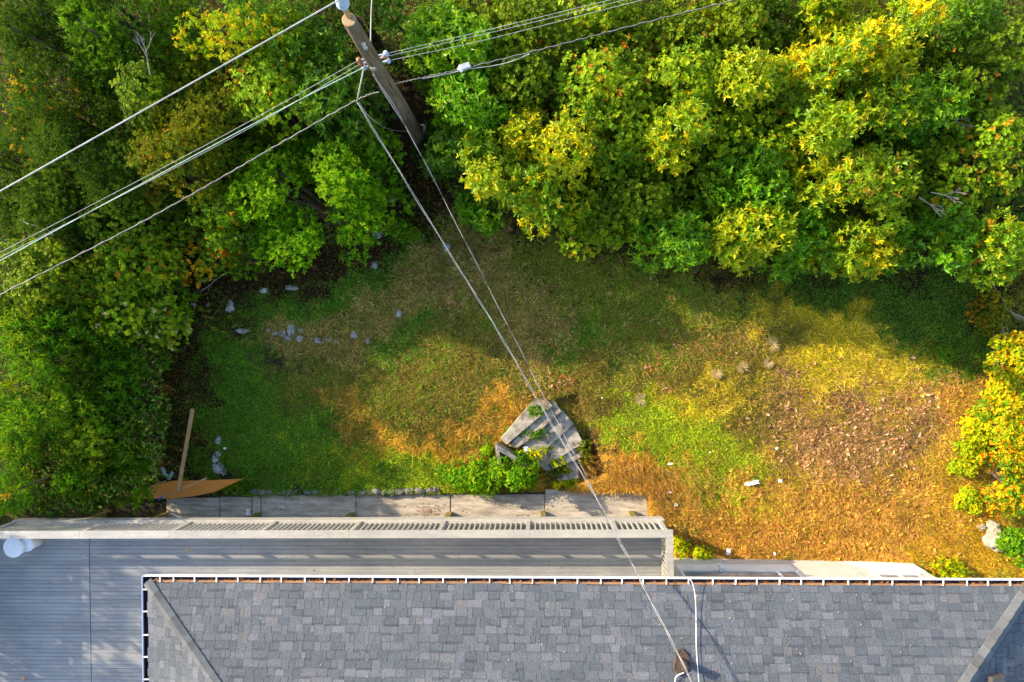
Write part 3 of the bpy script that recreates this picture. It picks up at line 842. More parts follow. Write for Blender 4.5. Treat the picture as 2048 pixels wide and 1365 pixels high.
for a, b in zip(post_x, post_x[1:]):
    nb = int(round((b - a - .09) / .118)) - 1
    for k in range(1, nb + 1):
        x = a + .045 + (b - a - .09) * k / (nb + 1)
        link('baluster', UBm, rail, mat4=Matrix.Translation((x, RYc, .111)) @ Matrix.Diagonal((1, 1, .603, 1)))
    MB().box((a + b) / 2 - .045, (a + b) / 2 + .045, RYc - .02, RYc + .02, .786, zc - .036).build('spacer_block', M['rail'], rail)
# return along the right end
xr = DECK_X1 - .035
yE = DYW
board(xr - .085, xr + .075, yE, capw1 - .004, zc - .035, zc - .001, 'cap_board', UC, rail)
MB().box(xr - .03, xr + .01, yE, RYc - .05, .80, .875).build('top_rail', M['rail'], rail)
MB().box(xr - .03, xr + .01, yE, RYc - .05, .055, .11).build('bottom_rail', M['rail'], rail)
yy = RYc - .16
while yy > yE + .05:
    link('baluster', UBm, rail, mat4=Matrix.Translation((xr - .01, yy, .111)) @ Matrix.Rotation(PI / 2, 4, 'Z') @ Matrix.Diagonal((1, 1, .688, 1)))
    yy -= .118
# return along the left end, just past the edge of the photo
board(-.72, -.56, -5.6, capw1 - .004, zc - .035, zc - .001, 'cap_board', UC, rail)
MB().box(-.66, -.62, -5.6, RYc - .05, .80, .875).build('top_rail', M['rail'], rail)
yy = RYc - .16
while yy > -3.5:
    link('baluster', UBm, rail, mat4=Matrix.Translation((-.64, yy, .0)) @ Matrix.Rotation(PI / 2, 4, 'Z') @ Matrix.Diagonal((1, 1, .8, 1)))
    yy -= .118

# round white drums on the deck
def drum(px, py, rpx, h, label):
    c = U(px, py, DECK_Z + h)
    r_ = rpx * (CAM_H - DECK_Z - h) / F
    o = empty('plastic_bucket', (c.x, c.y, DECK_Z + .001), label=label, cat='bucket')
    MB().lathe((0, 0, 0), [(r_ * .82, 0), (r_ * .9, h * .8), (r_ * .93, h - .05)], 28).build('tub', M['plastic'], o, True)
    MB().lathe((0, 0, h - .05), [(r_ * .97, 0), (r_, .01), (r_, .035), (r_ * .93, .05), (r_ * .90, .042), (r_ * .3, .040), (0.01, .046)], 28).build('lid', M['plastic'], o, False)
drum(25, 1096, 21, .44, 'larger lidded white plastic bucket in the left corner of the deck')
drum(53, 1090, 14.5, .36, 'smaller lidded white plastic bucket half under the railing cap')

# ------------------------------------------------------------------ concrete path, wall stones, steps
path = MB().box(U(340, 1010, -.06).x, WALK_XE - .03, -5.4, walk_edge(0) - .06, -.20, -.06).build('path', M['soil'], None, kind='structure')
path['label'] = 'concrete slab path beside the deck'
cuts = [332, 439, 504, 522, 712, 901, 1090, 1295]
tops = [996, 994, 990, 990, 990, 990, 979.5]
rs = random.Random(9)
for (a, b, t) in zip(cuts, cuts[1:], tops):
    z1 = .0 + rs.uniform(-.012, .012) - (.02 if a < 500 else 0)
    p = [U(a + .6, t, z1), U(b - .6, t + rs.uniform(-.6, .6), z1), U(b - .6, 1062, z1), U(a + .6, 1062, z1)]
    if b == 1295:
        p[1] = U(1293, 979, z1); p[2] = U(1299, 1062, z1)
    MB().prism([(q_.x, q_.y) for q_ in reversed(p)], -.12, z1).build('slab', M['concrete'], path, bevel=.012)

wall = empty('stone_edging', U(680, 982, .3), label='rough dark stone edging between the path and the lawn', cat='stone wall')
def rock_mesh(name, rx, ry, rz, mat, seed, rough=.25, sub=2, flat=False):
    import bmesh
    bm = bmesh.new()
    bmesh.ops.create_icosphere(bm, subdivisions=sub, radius=1)
    rg = random.Random(seed)
    offs = [(Vector((rg.gauss(0, 1), rg.gauss(0, 1), rg.gauss(0, 1))).normalized(), rg.uniform(.55, .95)) for _ in range(7)]
    for v_ in bm.verts:
        d = v_.co.normalized()
        k = 1.0
        for nrm, lim in offs:                     # chisel flat facets
            dd = d.dot(nrm)
            if dd * k > lim: k = lim / dd
        k *= 1 + rg.uniform(-rough, rough) * .18
        v_.co = Vector((d.x * rx * k, d.y * ry * k, d.z * rz * k))
    me_ = bpy.data.meshes.new(name); bm.to_mesh(me_); bm.free()
    me_.materials.append(mat)
    if not flat:
        for p_ in me_.polygons: p_.use_smooth = True
    return me_
x = 500
k = 0
while x < 868:
    w = rs.uniform(14, 34)
    yy = 982.5 - 4.5 * max(0, (x - 780) / 90)
    c = U(x + w / 2, yy, .02)
    rxm = w * .55 * 17.6 / F
    o = link('stone', rock_mesh('stone', rxm, .13 * rs.uniform(.85, 1.15), .17, M['rough_stone'], 100 + k, .35, 2, True), wall)
    o.location = c - wall.location + Vector((0, 0, rs.uniform(-.03, .03)))
    o.rotation_euler = (0, 0, rs.uniform(-.15, .15))
    x += w * .62; k += 1
# flight of concrete steps
steps = empty('garden_steps', U(1090, 880, .2), label='weathered concrete garden steps set askew, half overgrown with ivy', cat='steps')
treads = [  # back-left, back-right, front-right, front-left (photo pixels), height
    ([(1066, 800), (1090, 795), (1106, 812), (1014, 890), (1001, 878)], .58),
    ([(1104, 802), (1128, 835), (1055, 884), (1036, 896), (1018, 893)], .50),
    ([(1128, 831), (1152, 860), (1090, 902), (1068, 912), (1048, 912), (1052, 898)], .41),
    ([(1150, 857), (1168, 888), (1126, 912), (1085, 936), (1062, 930), (1066, 920)], .32),
    ([(1163, 892), (1168, 912), (1150, 922), (1098, 942), (1086, 940), (1087, 933)], .23),
    ([(1150, 929), (1160, 938), (1158, 958), (1118, 962), (1094, 958), (1100, 950)], .14)]
sm = []
for i, (pl, z) in enumerate(treads):
    pts = [U(a, b, z) for a, b in pl]
    dn = Vector((ST_B.x - ST_A.x, ST_B.y - ST_A.y, 0)).normalized()
    cen = sum((p_.dot(dn) for p_ in pts)) / len(pts)
    if i:
        pts = [p_ - dn * .16 if p_.dot(dn) < cen else p_ for p_ in pts]
    o = MB().prism([(p_.x - steps.location.x, p_.y - steps.location.y) for p_ in reversed(pts)], z - .34 - steps.location.z, z - steps.location.z).build('step', M['stepstone'], steps, bevel=.012)
# sloping cheek wall beside the flight
cw = empty('cheek_wall', U(1030, 915, .4), label='low sloping concrete wing wall poking out of the ivy', cat='wall')
a0, a1, b1, b0 = U(993, 889, .86), U(1068, 936, .60), U(1062, 941, .60), U(993, 900, .86)
l0 = cw.location
MB().prism([(p_.x - l0.x, p_.y - l0.y) for p_ in (a0, b0, b1, a1)], -.6, [.86 - l0.z, .86 - l0.z, .56 - l0.z, .56 - l0.z]).build('wing', M['stepstone'], cw, bevel=.01)
a0, a1, b1, b0 = U(989, 891, .84), U(998, 940, .50), U(1003, 940, .50), U(998, 894, .84)
MB().prism([(p_.x - l0.x, p_.y - l0.y) for p_ in (a0, a1, b1, b0)], -.6, [.84 - l0.z, .45 - l0.z, .45 - l0.z, .84 - l0.z]).build('wing', M['stepstone'], cw, bevel=.01)

# ------------------------------------------------------------------ boulders and stones lying about
STONES = [  # px, py, rx, ry, label
    (460, 614, 11.5, 16, 'largest pale angular boulder at the edge of the mulch'),
    (370, 638, 9, 12, 'dark grey stone half hidden beside the left shrubs'),
    (387, 609, 5.5, 5, 'small pale stone left of the large boulder, the left of two'),
    (416, 610, 5.5, 4.5, 'small pale stone left of the large boulder, the right of two'),
    (585, 575, 14, 6.5, 'flat dark bluish stone at the upper rim of the grass'),
    (528, 581, 9, 7, 'brownish stone sunk in soil left of the flat bluish one'),
    (537, 660, 6, 5, 'small brown stone at the left end of the stone row'),
    (552, 667, 8, 5.5, 'flat oval grey stone left of the stone cluster'),
    (567, 669, 8.5, 9.5, 'rounded grey stone tilted against the tallest stone of the cluster'),
    (584, 660, 9, 14, 'tallest pear shaped pale stone in the middle cluster'),
    (576, 676, 8.5, 8, 'round grey stone at the foot of the middle cluster'),
    (602, 660, 7, 6, 'dull brownish stone on the right of the middle cluster'),
    (599, 677, 9, 7.5, 'mossy brown stone at the lower right of the cluster'),
    (638, 681, 11, 8, 'broad pale stone, first in the gap right of the cluster'),
    (656, 679, 8, 6, 'bright white oval stone right of the broad pale stone'),
    (673, 684, 6.5, 4.5, 'small tan stone right of the bright white oval'),
    (708, 671, 7.5, 7.5, 'round speckled stone alone in dry grass'),
    (737, 683, 5, 9, 'narrow upright pinkish stone at the right end of the row'),
    (798, 627, 6.5, 10, 'pointed whitish stone standing in dry grass'),
    (485, 662, 14, 5, 'long brown stone flush with the grass'),
    (754, 470, 11, 11, 'round grey boulder below the shrubs near the pole path'),
    (749, 532, 6, 9, 'upright pale stone in green grass under the round boulder'),
    (892, 494, 10, 11, 'round grey boulder directly under the service wires'),
    (897, 573, 5.5, 5.5, 'small round tan stone right of the service wires'),
    (783, 398, 10, 8, 'dim grey stone on the path below the pole'),
    (1057, 455, 5, 8, 'grey block at the foot of the laurel hedge'),
    (437, 880, 7, 8, 'triangular pinkish stone in the lush green grass'),
    (438, 907, 6, 6.5, 'small tan stone resting on the curved blue one'),
    (431, 916, 6.5, 11, 'curved bluish stone between tan stone and large grey stone'),
    (437, 936, 11.5, 12, 'large flat grey stone above the leaning plywood'),
    (448, 944, 6, 7, 'small stone tucked against the large flat grey one'),
    (1965, 1055, 9, 6.5, 'smooth pale pebble left of the bleached stump'),
]
for i, (px, py, rx, ry, lab) in enumerate(STONES):
    w0 = U(px, py, .6)
    z = float(gz(w0.x, w0.y))
    w0 = U(px, py, z)
    s_ = (CAM_H - z) / F * 1.05
    o = link('stone', rock_mesh('stone', rx * s_, ry * s_, (rx + ry) * .5 * s_ * .85, M['rock'], 300 + i, .9, 3, True))
    o.location = (w0.x, w0.y, z + -(rx + ry) * .5 * s_ * .12)
    tag(o, lab, 'stone', 'stones lying on the lawn')
z = float(gz(U(451, 896, .5).x, U(451, 896, .5).y))
o = link('ball', rock_mesh('ball', .042, .042, .042, M['paper'], 1, 0, 3)); c = U(451, 896, z); o.location = (c.x, c.y, z + .04)
tag(o, 'small white ball in the grass beside the stones', 'ball')

# bleached stump
st = empty('tree_stump', U(1990, 1080, .3), label='bleached rotten stump at the right edge of the yard', cat='stump')
c0 = st.location
def lump(px, py, r_, zz, seed, e=1.0):
    o_ = link('chunk', rock_mesh('chunk', r_ * e, r_, r_ * .9, M['driftwood'], seed, .5, 3, True), st)
    p_ = U(px, py, zz); o_.location = p_ - c0
g0 = float(gz(c0.x, c0.y))
lump(1988, 1068, .20, g0 + .16, 41, .8); lump(1983, 1082, .20, g0 + .14, 42); lump(1996, 1090, .19, g0 + .12, 43); lump(2010, 1080, .16, g0 + .2, 44, 1.3); lump(1986, 1050, .14, g0 + .10, 45)
st.location = c0

# ------------------------------------------------------------------ timber and rubbish by the path
ply = [(270, 997, .34), (300, 974, .62), (345, 962, .78), (420, 961, .80), (487, 958, .76), (428, 985, .50), (388, 993, .38), (345, 997.5, .30), (310, 998, .30)]
pw = [U(a, b, z_) for a, b, z_ in ply]
o = MB().add([p_ for p_ in pw] + [p_ - Vector((0, 0, .022)) for p_ in pw],
             [tuple(reversed(range(9))), tuple(range(9, 18))] + [(i, (i + 1) % 9, 9 + (i + 1) % 9, 9 + i) for i in range(9)]).build('plywood_sheet', M['plywood'])
tag(o, 'warped orange plywood sheet leaning at the left end of the path', 'plywood')
def beam(name, p0, p1, w, t, mat, label, cat, parent=None):
    p0, p1 = Vector(p0), Vector(p1)
    d = (p1 - p0); L = d.length; d.normalize()
    s_ = d.cross(Vector((0, 0, 1))).normalized(); u_ = s_.cross(d)
    return MB().obox((p0 + p1) / 2, d * L / 2, s_ * w / 2, u_ * t / 2).build(name, mat, parent, bevel=.004, label=label, cat=cat)
beam('wood_post', U(385.5, 818, 1.15), U(356.5, 983, .90), .085, .06, M['timber'], 'long tan timber post lying beside the left shrubs', 'post')
lb = empty('timber_batten', U(366, 978, .85), label='thin timber batten with a blue end lying across the plywood', cat='batten')
o = beam('batten', U(326, 994.5, .80) - lb.location, U(413, 957, .95) - lb.location, .045, .035, M['timber'], None, None, lb)
beam('painted_end', U(316, 999, .785) - lb.location, U(325.5, 994.7, .80) - lb.location, .052, .04, M['blue'], None, None, lb)
beam('stick', U(296, 974, .82), U(331, 963, .86), .035, .03, M['timber'], 'short timber offcut poking from the shrub over the plywood', 'offcut')
def crumple(px, py, sx, sy, rot, zz, mat, label, cat, name, seed):
    rg = random.Random(seed)
    c_ = U(px, py, zz)
    n_ = 7
    v_, f_ = [], []
    for j in range(n_):
        for i in range(n_):
            v_.append(((i / (n_ - 1) - .5) * sx + rg.uniform(-.1, .1) * sx, (j / (n_ - 1) - .5) * sy + rg.uniform(-.1, .1) * sy, rg.uniform(0, .35) * min(sx, sy)))
    for j in range(n_ - 1):
        for i in range(n_ - 1):
            f_.append((j * n_ + i, j * n_ + i + 1, (j + 1) * n_ + i + 1, (j + 1) * n_ + i))
    o_ = MB().add(v_, f_).build(name, mat, label=label, cat=cat)
    o_.location = c_; o_.rotation_euler = (0, 0, rot)
    return o_
crumple(329, 944, .10, .26, .5, .55, M['cloth'], 'crumpled bluish plastic scrap by the shrub, left of two', 'plastic scrap', 'plastic_scrap', 1)
crumple(342, 952, .09, .25, -.5, .55, M['cloth'], 'crumpled grey plastic scrap next to the timber post, right of two', 'plastic scrap', 'plastic_scrap', 2)
LIT = [(1504, 966, .34, .10, .25, 'long white board scrap lying on the mossy lawn'), (1560, 962, .10, .07, .1, 'small white paper scrap right of the long white one'),
       (1341, 928, .13, .05, .1, 'thin white scrap on the lime green moss'), (1351, 1010, .09, .07, .5, 'white scrap near the corner of the deck railing'),
       (1456, 1104, .10, .17, -.3, 'folded white paper against the foundation wall'), (1549, 1108, .05, .08, .2, 'tiny white paper by the wall right of the folded one'),
       (1553, 897, .07, .05, .7, 'white scrap in the brown leaves above the long board'), (1340, 985, .06, .05, .2, 'tiny white scrap near the end of the path'),
       (1232, 988, .10, .05, -.7, 'white paper scrap at the right end of the concrete path'), (564, 1014, .16, .03, -.3, 'thin white strip lying on the concrete path'),
       (497, 1024, .10, .17, .1, 'pale plastic flap on the path beside a joint'), (1053, 898, .12, .13, .3, 'white lump lying on the garden steps'),
       (1560, 350, .10, .10, .1, 'white scrap caught in the laurel hedge'), (1334, 427, .08, .08, .1, 'small white scrap low in the hedge'), (1420, 905, .04, .04, .1, 'white speck of litter on the lime green moss'),
       (1204, 796, .035, .035, .1, 'white speck of litter in the brown grass by the steps')]
for i, (px, py, sx, sy, rot, lab) in enumerate(LIT):
    if py < 440: zz = 2.9 if px > 1500 else 1.8
    else:
        w0 = U(px, py, .4); zz = float(gz(w0.x, w0.y)) + .05
    if 940 < px < 1060 and 890 < py < 905: zz = .47
    if py > 980 and px < 1295: zz = .03
    if zz < .9 and py > 440 and not (py > 980 and px < 1295): zz += .02
    crumple(px, py, sx, sy, rot, zz, M['paper'], lab, 'litter', 'litter', 20 + i)

# two leaves lying on the deck
def one_leaf(px, py, z_, s_, label):
    c_ = U(px, py, z_)
    me_ = MB().add([(0, -1, 0), (.55, -.5, .12), (.8, .1, .05), (.4, .5, .2), (0, 1, .1), (-.45, .5, .2), (-.8, .0, .1), (-.5, -.55, .15), (0, 0, .02)],
                   [(8, i, (i + 1) % 8) for i in range(8)]).mesh('leaf', M['timber'])
    o_ = link('fallen_leaf', me_); o_.location = c_; o_.scale = (s_, s_, s_); o_.rotation_euler = (0, 0, px)
    tag(o_, label, 'leaf')
one_leaf(375, 1100, DECK_Z + .004, .058, 'single tan leaf on the deck boards near the railing')
one_leaf(46, 1356, DECK_Z + .004, .062, 'single tan leaf at the lower left of the deck')

# ------------------------------------------------------------------ utility pole
def pole_at(px, py, z):                        # leaning pole, from base to top
    return U(px, py, z)
PBz = 1.05
pb, pt = U(845, 288, PBz), U(698, 40, 7.75)
pole = empty('utility_pole', pb, label='weathered wooden utility pole standing among the shrubs', cat='utility pole')
def pp(t): return (pt - pb) * t
ax = (pt - pb).normalized()
npts = 10
mb = MB().tube([pp(t) - ax * (.6 if t == 0 else 0) for t in [i / npts for i in range(npts + 1)]], [.185 - .072 * i / npts for i in range(npts + 1)], 18)
mb.build('shaft', M['pole'], pole, True)
MB().tube([pp(1) + ax * .001, pp(1) + ax * .012], [.108, .098], 18).build('end_grain', M['pole_end'], pole)
pin0 = pp(1) + Vector((-.02, .09, -.15))
pin1 = U(687, 14, 8.25) - pb
MB().tube([pin0, pin1], [.05, .04], 10).build('top_pin', M['pole_end'], pole, True)
ins = U(682, 1, 8.4) - pb
MB().lathe(ins, [(.03, -.14), (.09, -.12), (.10, -.09), (.05, -.07), (.085, -.05), (.09, -.02), (.045, 0), (.06, .03), (.055, .06), (.02, .08)], 18).build('top_insulator', M['ceramic'], pole, True)
tb = 0.60
# secondary rack: bracket with spools either side
side = Vector((ax.y, -ax.x, 0)).normalized()
def on_pole(px, py):
    """point on the pole axis nearest to a photo pixel"""
    best = None
    for i in range(201):
        t = i / 200; w_ = pb + pp(t); a, b = proj(w_.x, w_.y, w_.z)
        d = (a - px) ** 2 + (b - py) ** 2
        if best is None or d < best[0]: best = (d, w_)
    return best[1]
rk = on_pole(748, 122); cm = on_pole(768, 178)
RZ, CZ = rk.z, cm.z
print('rack z', RZ, 'cable z', CZ)
left_ends = [U(718, 121, RZ), U(722, 128, RZ - .15), U(728, 135, RZ - .3)]
right_ends = [U(772, 108, RZ), U(770, 114, RZ - .15), U(776, 122, RZ - .3)]
for k, (l_, r_) in enumerate(zip(left_ends, right_ends)):
    MB().lathe(l_ - pb, [(.015, -.05), (.045, -.04), (.045, -.015), (.025, 0), (.045, .015), (.045, .04), (.015, .05)], 12).build('insulator', M['brown_ceramic'] if k != 2 else M['ceramic'], pole, True)
    MB().lathe(r_ - pb, [(.015, -.05), (.045, -.04), (.045, -.015), (.025, 0), (.045, .015), (.045, .04), (.015, .05)], 12).build('insulator', M['ceramic'] if k != 1 else M['brown_ceramic'], pole, True)
    MB().tube([l_ - pb, r_ - pb], .018, 6).build('bracket', M['metal'], pole)
MB().lathe(U(746, 131, RZ + .02) - pb, [(.03, -.1), (.07, -.08), (.07, .02), (.05, .05)], 12).tube([U(742, 120, RZ + .05) - pb, U(748, 138, RZ - .1) - pb], .03, 8).build('clamp', M['metal'], pole, True)
# ground wire running down the shaft and an angled brace arm
pts = [on_pole(750, 138) + Vector((-.06, -.15, .05)), on_pole(770, 190) + Vector((-.06, -.17, .05)), on_pole(800, 235) + Vector((-.03, -.19, .03)), on_pole(830, 270) + Vector((0, -.2, 0))]
MB().tube([p_ - pb for p_ in smooth_path(pts)], .010, 6).build('ground_wire', M['wire_light'], pole, True)
pts = [on_pole(762, 132) + Vector((.14, .0, .05)), on_pole(772, 160) + Vector((.10, -.10, .1)), on_pole(790, 200) + Vector((.13, -.06, .1)), on_pole(828, 262) + Vector((.16, -.02, .1))]
MB().tube([p_ - pb for p_ in smooth_path(pts)], .009, 6).build('pole_cable', M['wire_dark'], pole, True)
# white number mark near the top
def mark():
    mb_ = MB()
    c_ = pp(.895)
    f_ = Vector((side.x * -.0, 0, 0))
    tocam = (Vector((0, 0, CAM_H)) - (pb + c_)); tocam = (tocam - ax * tocam.dot(ax)).normalized()
    sd = ax.cross(tocam)
    R_ = .185 - .072 * .895 + .004
    def q_(u, v): 
        a = u / R_
        return c_ + ax * v + (tocam * math.cos(a) + sd * math.sin(a)) * R_
    strokes = [[(-.03, .10), (.0, .125), (.03, .11), (.03, .075), (-.0, .06), (-.03, .035), (.035, .03)], [(.03, -.015), (-.03, -.02), (-.03, -.055), (.01, -.05), (.03, -.075), (.01, -.11), (-.03, -.10)]]
    for s_ in strokes:
        mb_.tube([q_(u, v) for u, v in s_], .006, 5)
    mb_.build('number_mark', M['white_paint'], pole)
mark()
# support wire loops near the messenger
coil = MB()
cc0 = U(838, 262, 2.05)
for j in range(3):
    pts = [cc0 + Vector((.11 * math.cos(2 * PI * k / 24) * (1 + .06 * j) + .02 * j, .06 * math.sin(2 * PI * k / 24) + .075 * math.cos(2 * PI * k / 24), .17 * math.sin(2 * PI * k / 24 + .3 * j))) for k in range(25)]
    coil.tube(pts, .011, 5, False)
coil.build('wire_coil', M['wire_light'], None, True, label='pale coil of spare wire hanging low on the utility pole', cat='wire coil')

# ------------------------------------------------------------------ overhead wires
def span(name, P, mat, r_, label, cat='wire', group=None, sag=0.0, n=40, twist=None, sm=True):
    """P: world points; thin tube through them"""
    pts = smooth_path(P, n) if len(P) > 2 else [P[0].lerp(P[1], i / n) for i in range(n + 1)]
    if len(P) == 2 and sag:
        pts = [p_ - Vector((0, 0, sag * 4 * (i / n) * (1 - i / n))) for i, p_ in enumerate(pts)]
    o_ = MB().tube(pts, r_, 6).build(name, mat, None, True, label=label, cat=cat, group=group)
    return o_, pts
ext = lambda a, b, k: a + (b - a) * k
span('power_line', [U(684, -3, 8.5), U(0, 383, 8.6), U(-560, 699, 8.9)], M['wire_light'], .0105, 'thickest pale power line from the pole top to the upper left', 'power line')
span('power_line', [U(684, -3, 8.5), U(1200, -290, 8.8)], M['wire_light'], .02, 'pale power line leaving the pole top beyond the photo edge', 'power line')
span('power_line', [left_ends[0], U(360, 318, RZ - .2), U(-300, 660, RZ)], M['wire_grey'], .0042, 'uppermost thin grey wire left of the pole rack', 'power line', 'secondary wires')
span('power_line', [left_ends[1], U(400, 310, RZ - .35), U(-300, 668, RZ - .15)], M['wire_grey'], .0042, 'middle thin grey wire left of the pole rack', 'power line', 'secondary wires')
span('power_line', [left_ends[2], U(500, 252, RZ - .4), U(0, 522, RZ - .5), U(-300, 690, RZ - .4)], M['wire_green'], .0075, 'greenish weathered wire left of the pole rack', 'power line', 'secondary wires')
span('power_line', [right_ends[0], U(980, 59, RZ - .25), U(1235, -3, RZ - .2), U(1500, -62, RZ)], M['wire_grey'], .0046, 'uppermost of three thin wires right of the pole rack', 'power line', 'secondary wires')
span('power_line', [right_ends[1], U(980, 66, RZ - .4), U(1260, -2, RZ - .35), U(1500, -58, RZ - .15)], M['wire_grey'], .0046, 'middle of three thin wires right of the pole rack', 'power line', 'secondary wires')
span('power_line', [right_ends[2], U(980, 78, RZ - .5), U(1270, 4, RZ - .5), U(1500, -52, RZ - .3)], M['wire_grey'], .0046, 'lowest of three thin wires right of the pole rack', 'power line', 'secondary wires')
# telephone cable bundle with lashing
P1 = [U(-300, 745, CZ), U(0, 590, CZ - .2), U(250, 463, CZ - .3), U(420, 369, CZ - .3), U(560, 288, CZ - .2), U(712, 202, CZ - .05), cm + Vector((-.15, -.15, .1))]
o_, pts = span('telephone_cable', P1, M['wire_dark'], .0125, 'thick dark telephone cable sagging from the pole to the left edge', 'telephone cable')
def lash(name, base, off, r_, mat, label, pitch=3.0):
    q_ = []
    for i, p_ in enumerate(base):
        a = i * pitch
        q_.append(p_ + Vector((math.cos(a) * off, math.sin(a) * off, .02 + math.sin(a * 1.3) * off)))
    MB().tube(q_, r_, 5).build(name, mat, None, True, label=label, cat='wire')
lash('lashing_wire', pts, .008, .005, M['wire_grey'], 'grey lashing wire twisted along the left telephone cable', .9)
P2 = [cm + Vector((.12, -.02, .1)), U(800, 166, CZ), U(850, 155, CZ), U(935, 136, CZ - .1), U(1100, 95, CZ - .25), U(1250, 56, CZ - .35), U(1480, -2, CZ - .3), U(1700, -60, CZ - .1)]
o_, pts2 = span('telephone_cable', P2, M['rust'], .0115, 'rusty dark telephone cable running from the pole to the upper right', 'telephone cable')
lash('lashing_wire', pts2, .009, .004, M['wire_grey'], 'grey lashing wire twisted along the right telephone cable', .8)
P3 = [U(845, 158, CZ - .02), U(900, 147, CZ - .15), U(932, 139, CZ - .1), U(980, 133, CZ - .25), U(1020, 124, CZ - .25), U(1060, 108, CZ - .2)]
span('drop_loop', P3, M['wire_light'], .008, 'pale slack wire looping under the right telephone cable', 'wire')
jb = MB().obox(U(930, 134, CZ - .06), (.10, .03, 0), (-.02, .05, 0), (0, 0, .05)).obox(U(922, 138, CZ - .06), (.03, .05, 0), (-.05, .03, 0), (0, 0, .04)).build('splice_box', M['metal'], bevel=.01, label='small pale splice box clamped to the right telephone cable', cat='splice box')
P4 = [cm + Vector((-.1, -.2, .06)), U(745, 190, CZ - .06), U(722, 203, CZ - .08)]
for j in range(3):
    MB().tube(smooth_path([cm + Vector((-.10, -.20 - .03 * j, .06)), U(757, 187 + 2 * j, CZ - .1), U(735, 199 + 2 * j, CZ - .12), U(716, 207, CZ - .08)]), .011, 6).build('slack_wire', M['wire_light'], pole, True)
# guy between rack and messenger
span('guy_wire', [left_ends[2], U(714, 203, CZ - .03)], M['wire_light'], .014, 'short pale wire strut from the rack to the telephone cable', 'wire', n=4)
span('tie_wire', [U(719, 206, CZ - .05), U(737, 232, CZ - .6), U(770, 256, 2.9), U(800, 262.5, 2.3), U(828, 263, 2.1)], M['wire_light'], .007, 'thin slack wire sagging from the cable to the coil', 'wire', n=10)
span('back_wire', [pb + pp(.86) + Vector((.1, .05, 0)), U(743, 12, 6.0), U(748, -60, 5.2)], M['wire_grey'], .010, 'thin grey wire rising past the pole top', 'wire', n=8)
# service drops to the roof mast
ms = mast.location + Vector((0, 0, .55))
D1 = [U(716, 206, CZ - .05), U(890, 490, CZ - .55), U(1000, 668, CZ - .75), U(1110, 858, CZ - .65), U(1190, 990, CZ - .3), U(1270, 1138, 5.25), U(1340, 1275, 5.85), ms]
o_, d1 = span('service_drop', D1, M['wire_light'], .0048, 'pale bare service wire from telephone cable to roof mast', 'service wire', 'service drops')
lash('service_drop', [p_ + Vector((-.022, 0, 0)) for p_ in d1], .007, .004, M['wire_grey'], 'grey twisted service wire wound around the bare one', .35)
D2 = [on_pole(752, 136) + Vector((-.08, -.1, .1)), U(790, 215, CZ + .3), U(860, 345, CZ - .15), U(950, 522, CZ - .5), U(1038, 695, CZ - .6), U(1112, 840, CZ - .5), U(1165, 938, CZ - .25), U(1215, 1040, 5.0), U(1275, 1152, 5.35), U(1338, 1270, 5.8), ms + Vector((-.03, 0, .05))]
pts = smooth_path(D2, 40)
t1 = [p_ + .007 * Vector((math.cos(i * .16), math.sin(i * .16), 0)) for i, p_ in enumerate(pts)]
t2 = [p_ - .007 * Vector((math.cos(i * .16), math.sin(i * .16), -.6)) for i, p_ in enumerate(pts)]
MB().tube(t1, .0042, 6).build('service_drop', M['wire_light'], None, True, label='pale strand of the right twisted service drop', cat='service wire', group='service drops')
MB().tube(t2, .0048, 6).build('service_drop', M['wire_dark'], None, True, label='black strand of the right twisted service drop', cat='service wire', group='service drops')

# ------------------------------------------------------------------ foliage
def leaves_mesh(name, pos, d, nrm, L, W, col, mat, six=False, fold=.18, droop=.12):
    """one folded leaf per row: pos base, d direction, nrm upper side"""
    d = norm(d)
    s = norm(np.cross(d, nrm)); u = np.cross(s, d)
    L = L[:, None]; W = W[:, None]
    if six:
        B = pos; R1 = pos + d * L * .35 + s * W * .5 + u * W * fold; R2 = pos + d * L * .72 + s * W * .38 + u * (W * fold - L * droop * .5)
        T = pos + d * L - u * L * droop; L2 = R2 - s * W * .76; L1 = R1 - s * W
        V = np.stack([B, R1, R2, T, L2, L1], 1)
        base = np.arange(len(pos))[:, None] * 6
        Fc = np.concatenate([base + np.array([[0, 1, 2, 3]]), base + np.array([[0, 3, 4, 5]])], 1).reshape(-1, 4)
        return np_mesh(name, V.reshape(-1, 3), Fc, 4, mat, np.repeat(col, 6, 0))
    B = pos; R = pos + d * L * .5 + s * W * .5 + u * W * fold; T = pos + d * L - u * L * droop; Lf = R - s * W
    V = np.stack([B, R, T, Lf], 1)
    base = np.arange(len(pos))[:, None] * 4
    Fc = np.concatenate([base + np.array([[0, 1, 2]]), base + np.array([[0, 2, 3]])], 1).reshape(-1, 3)
    return np_mesh(name, V.reshape(-1, 3), Fc, 3, mat, np.repeat(col, 4, 0))

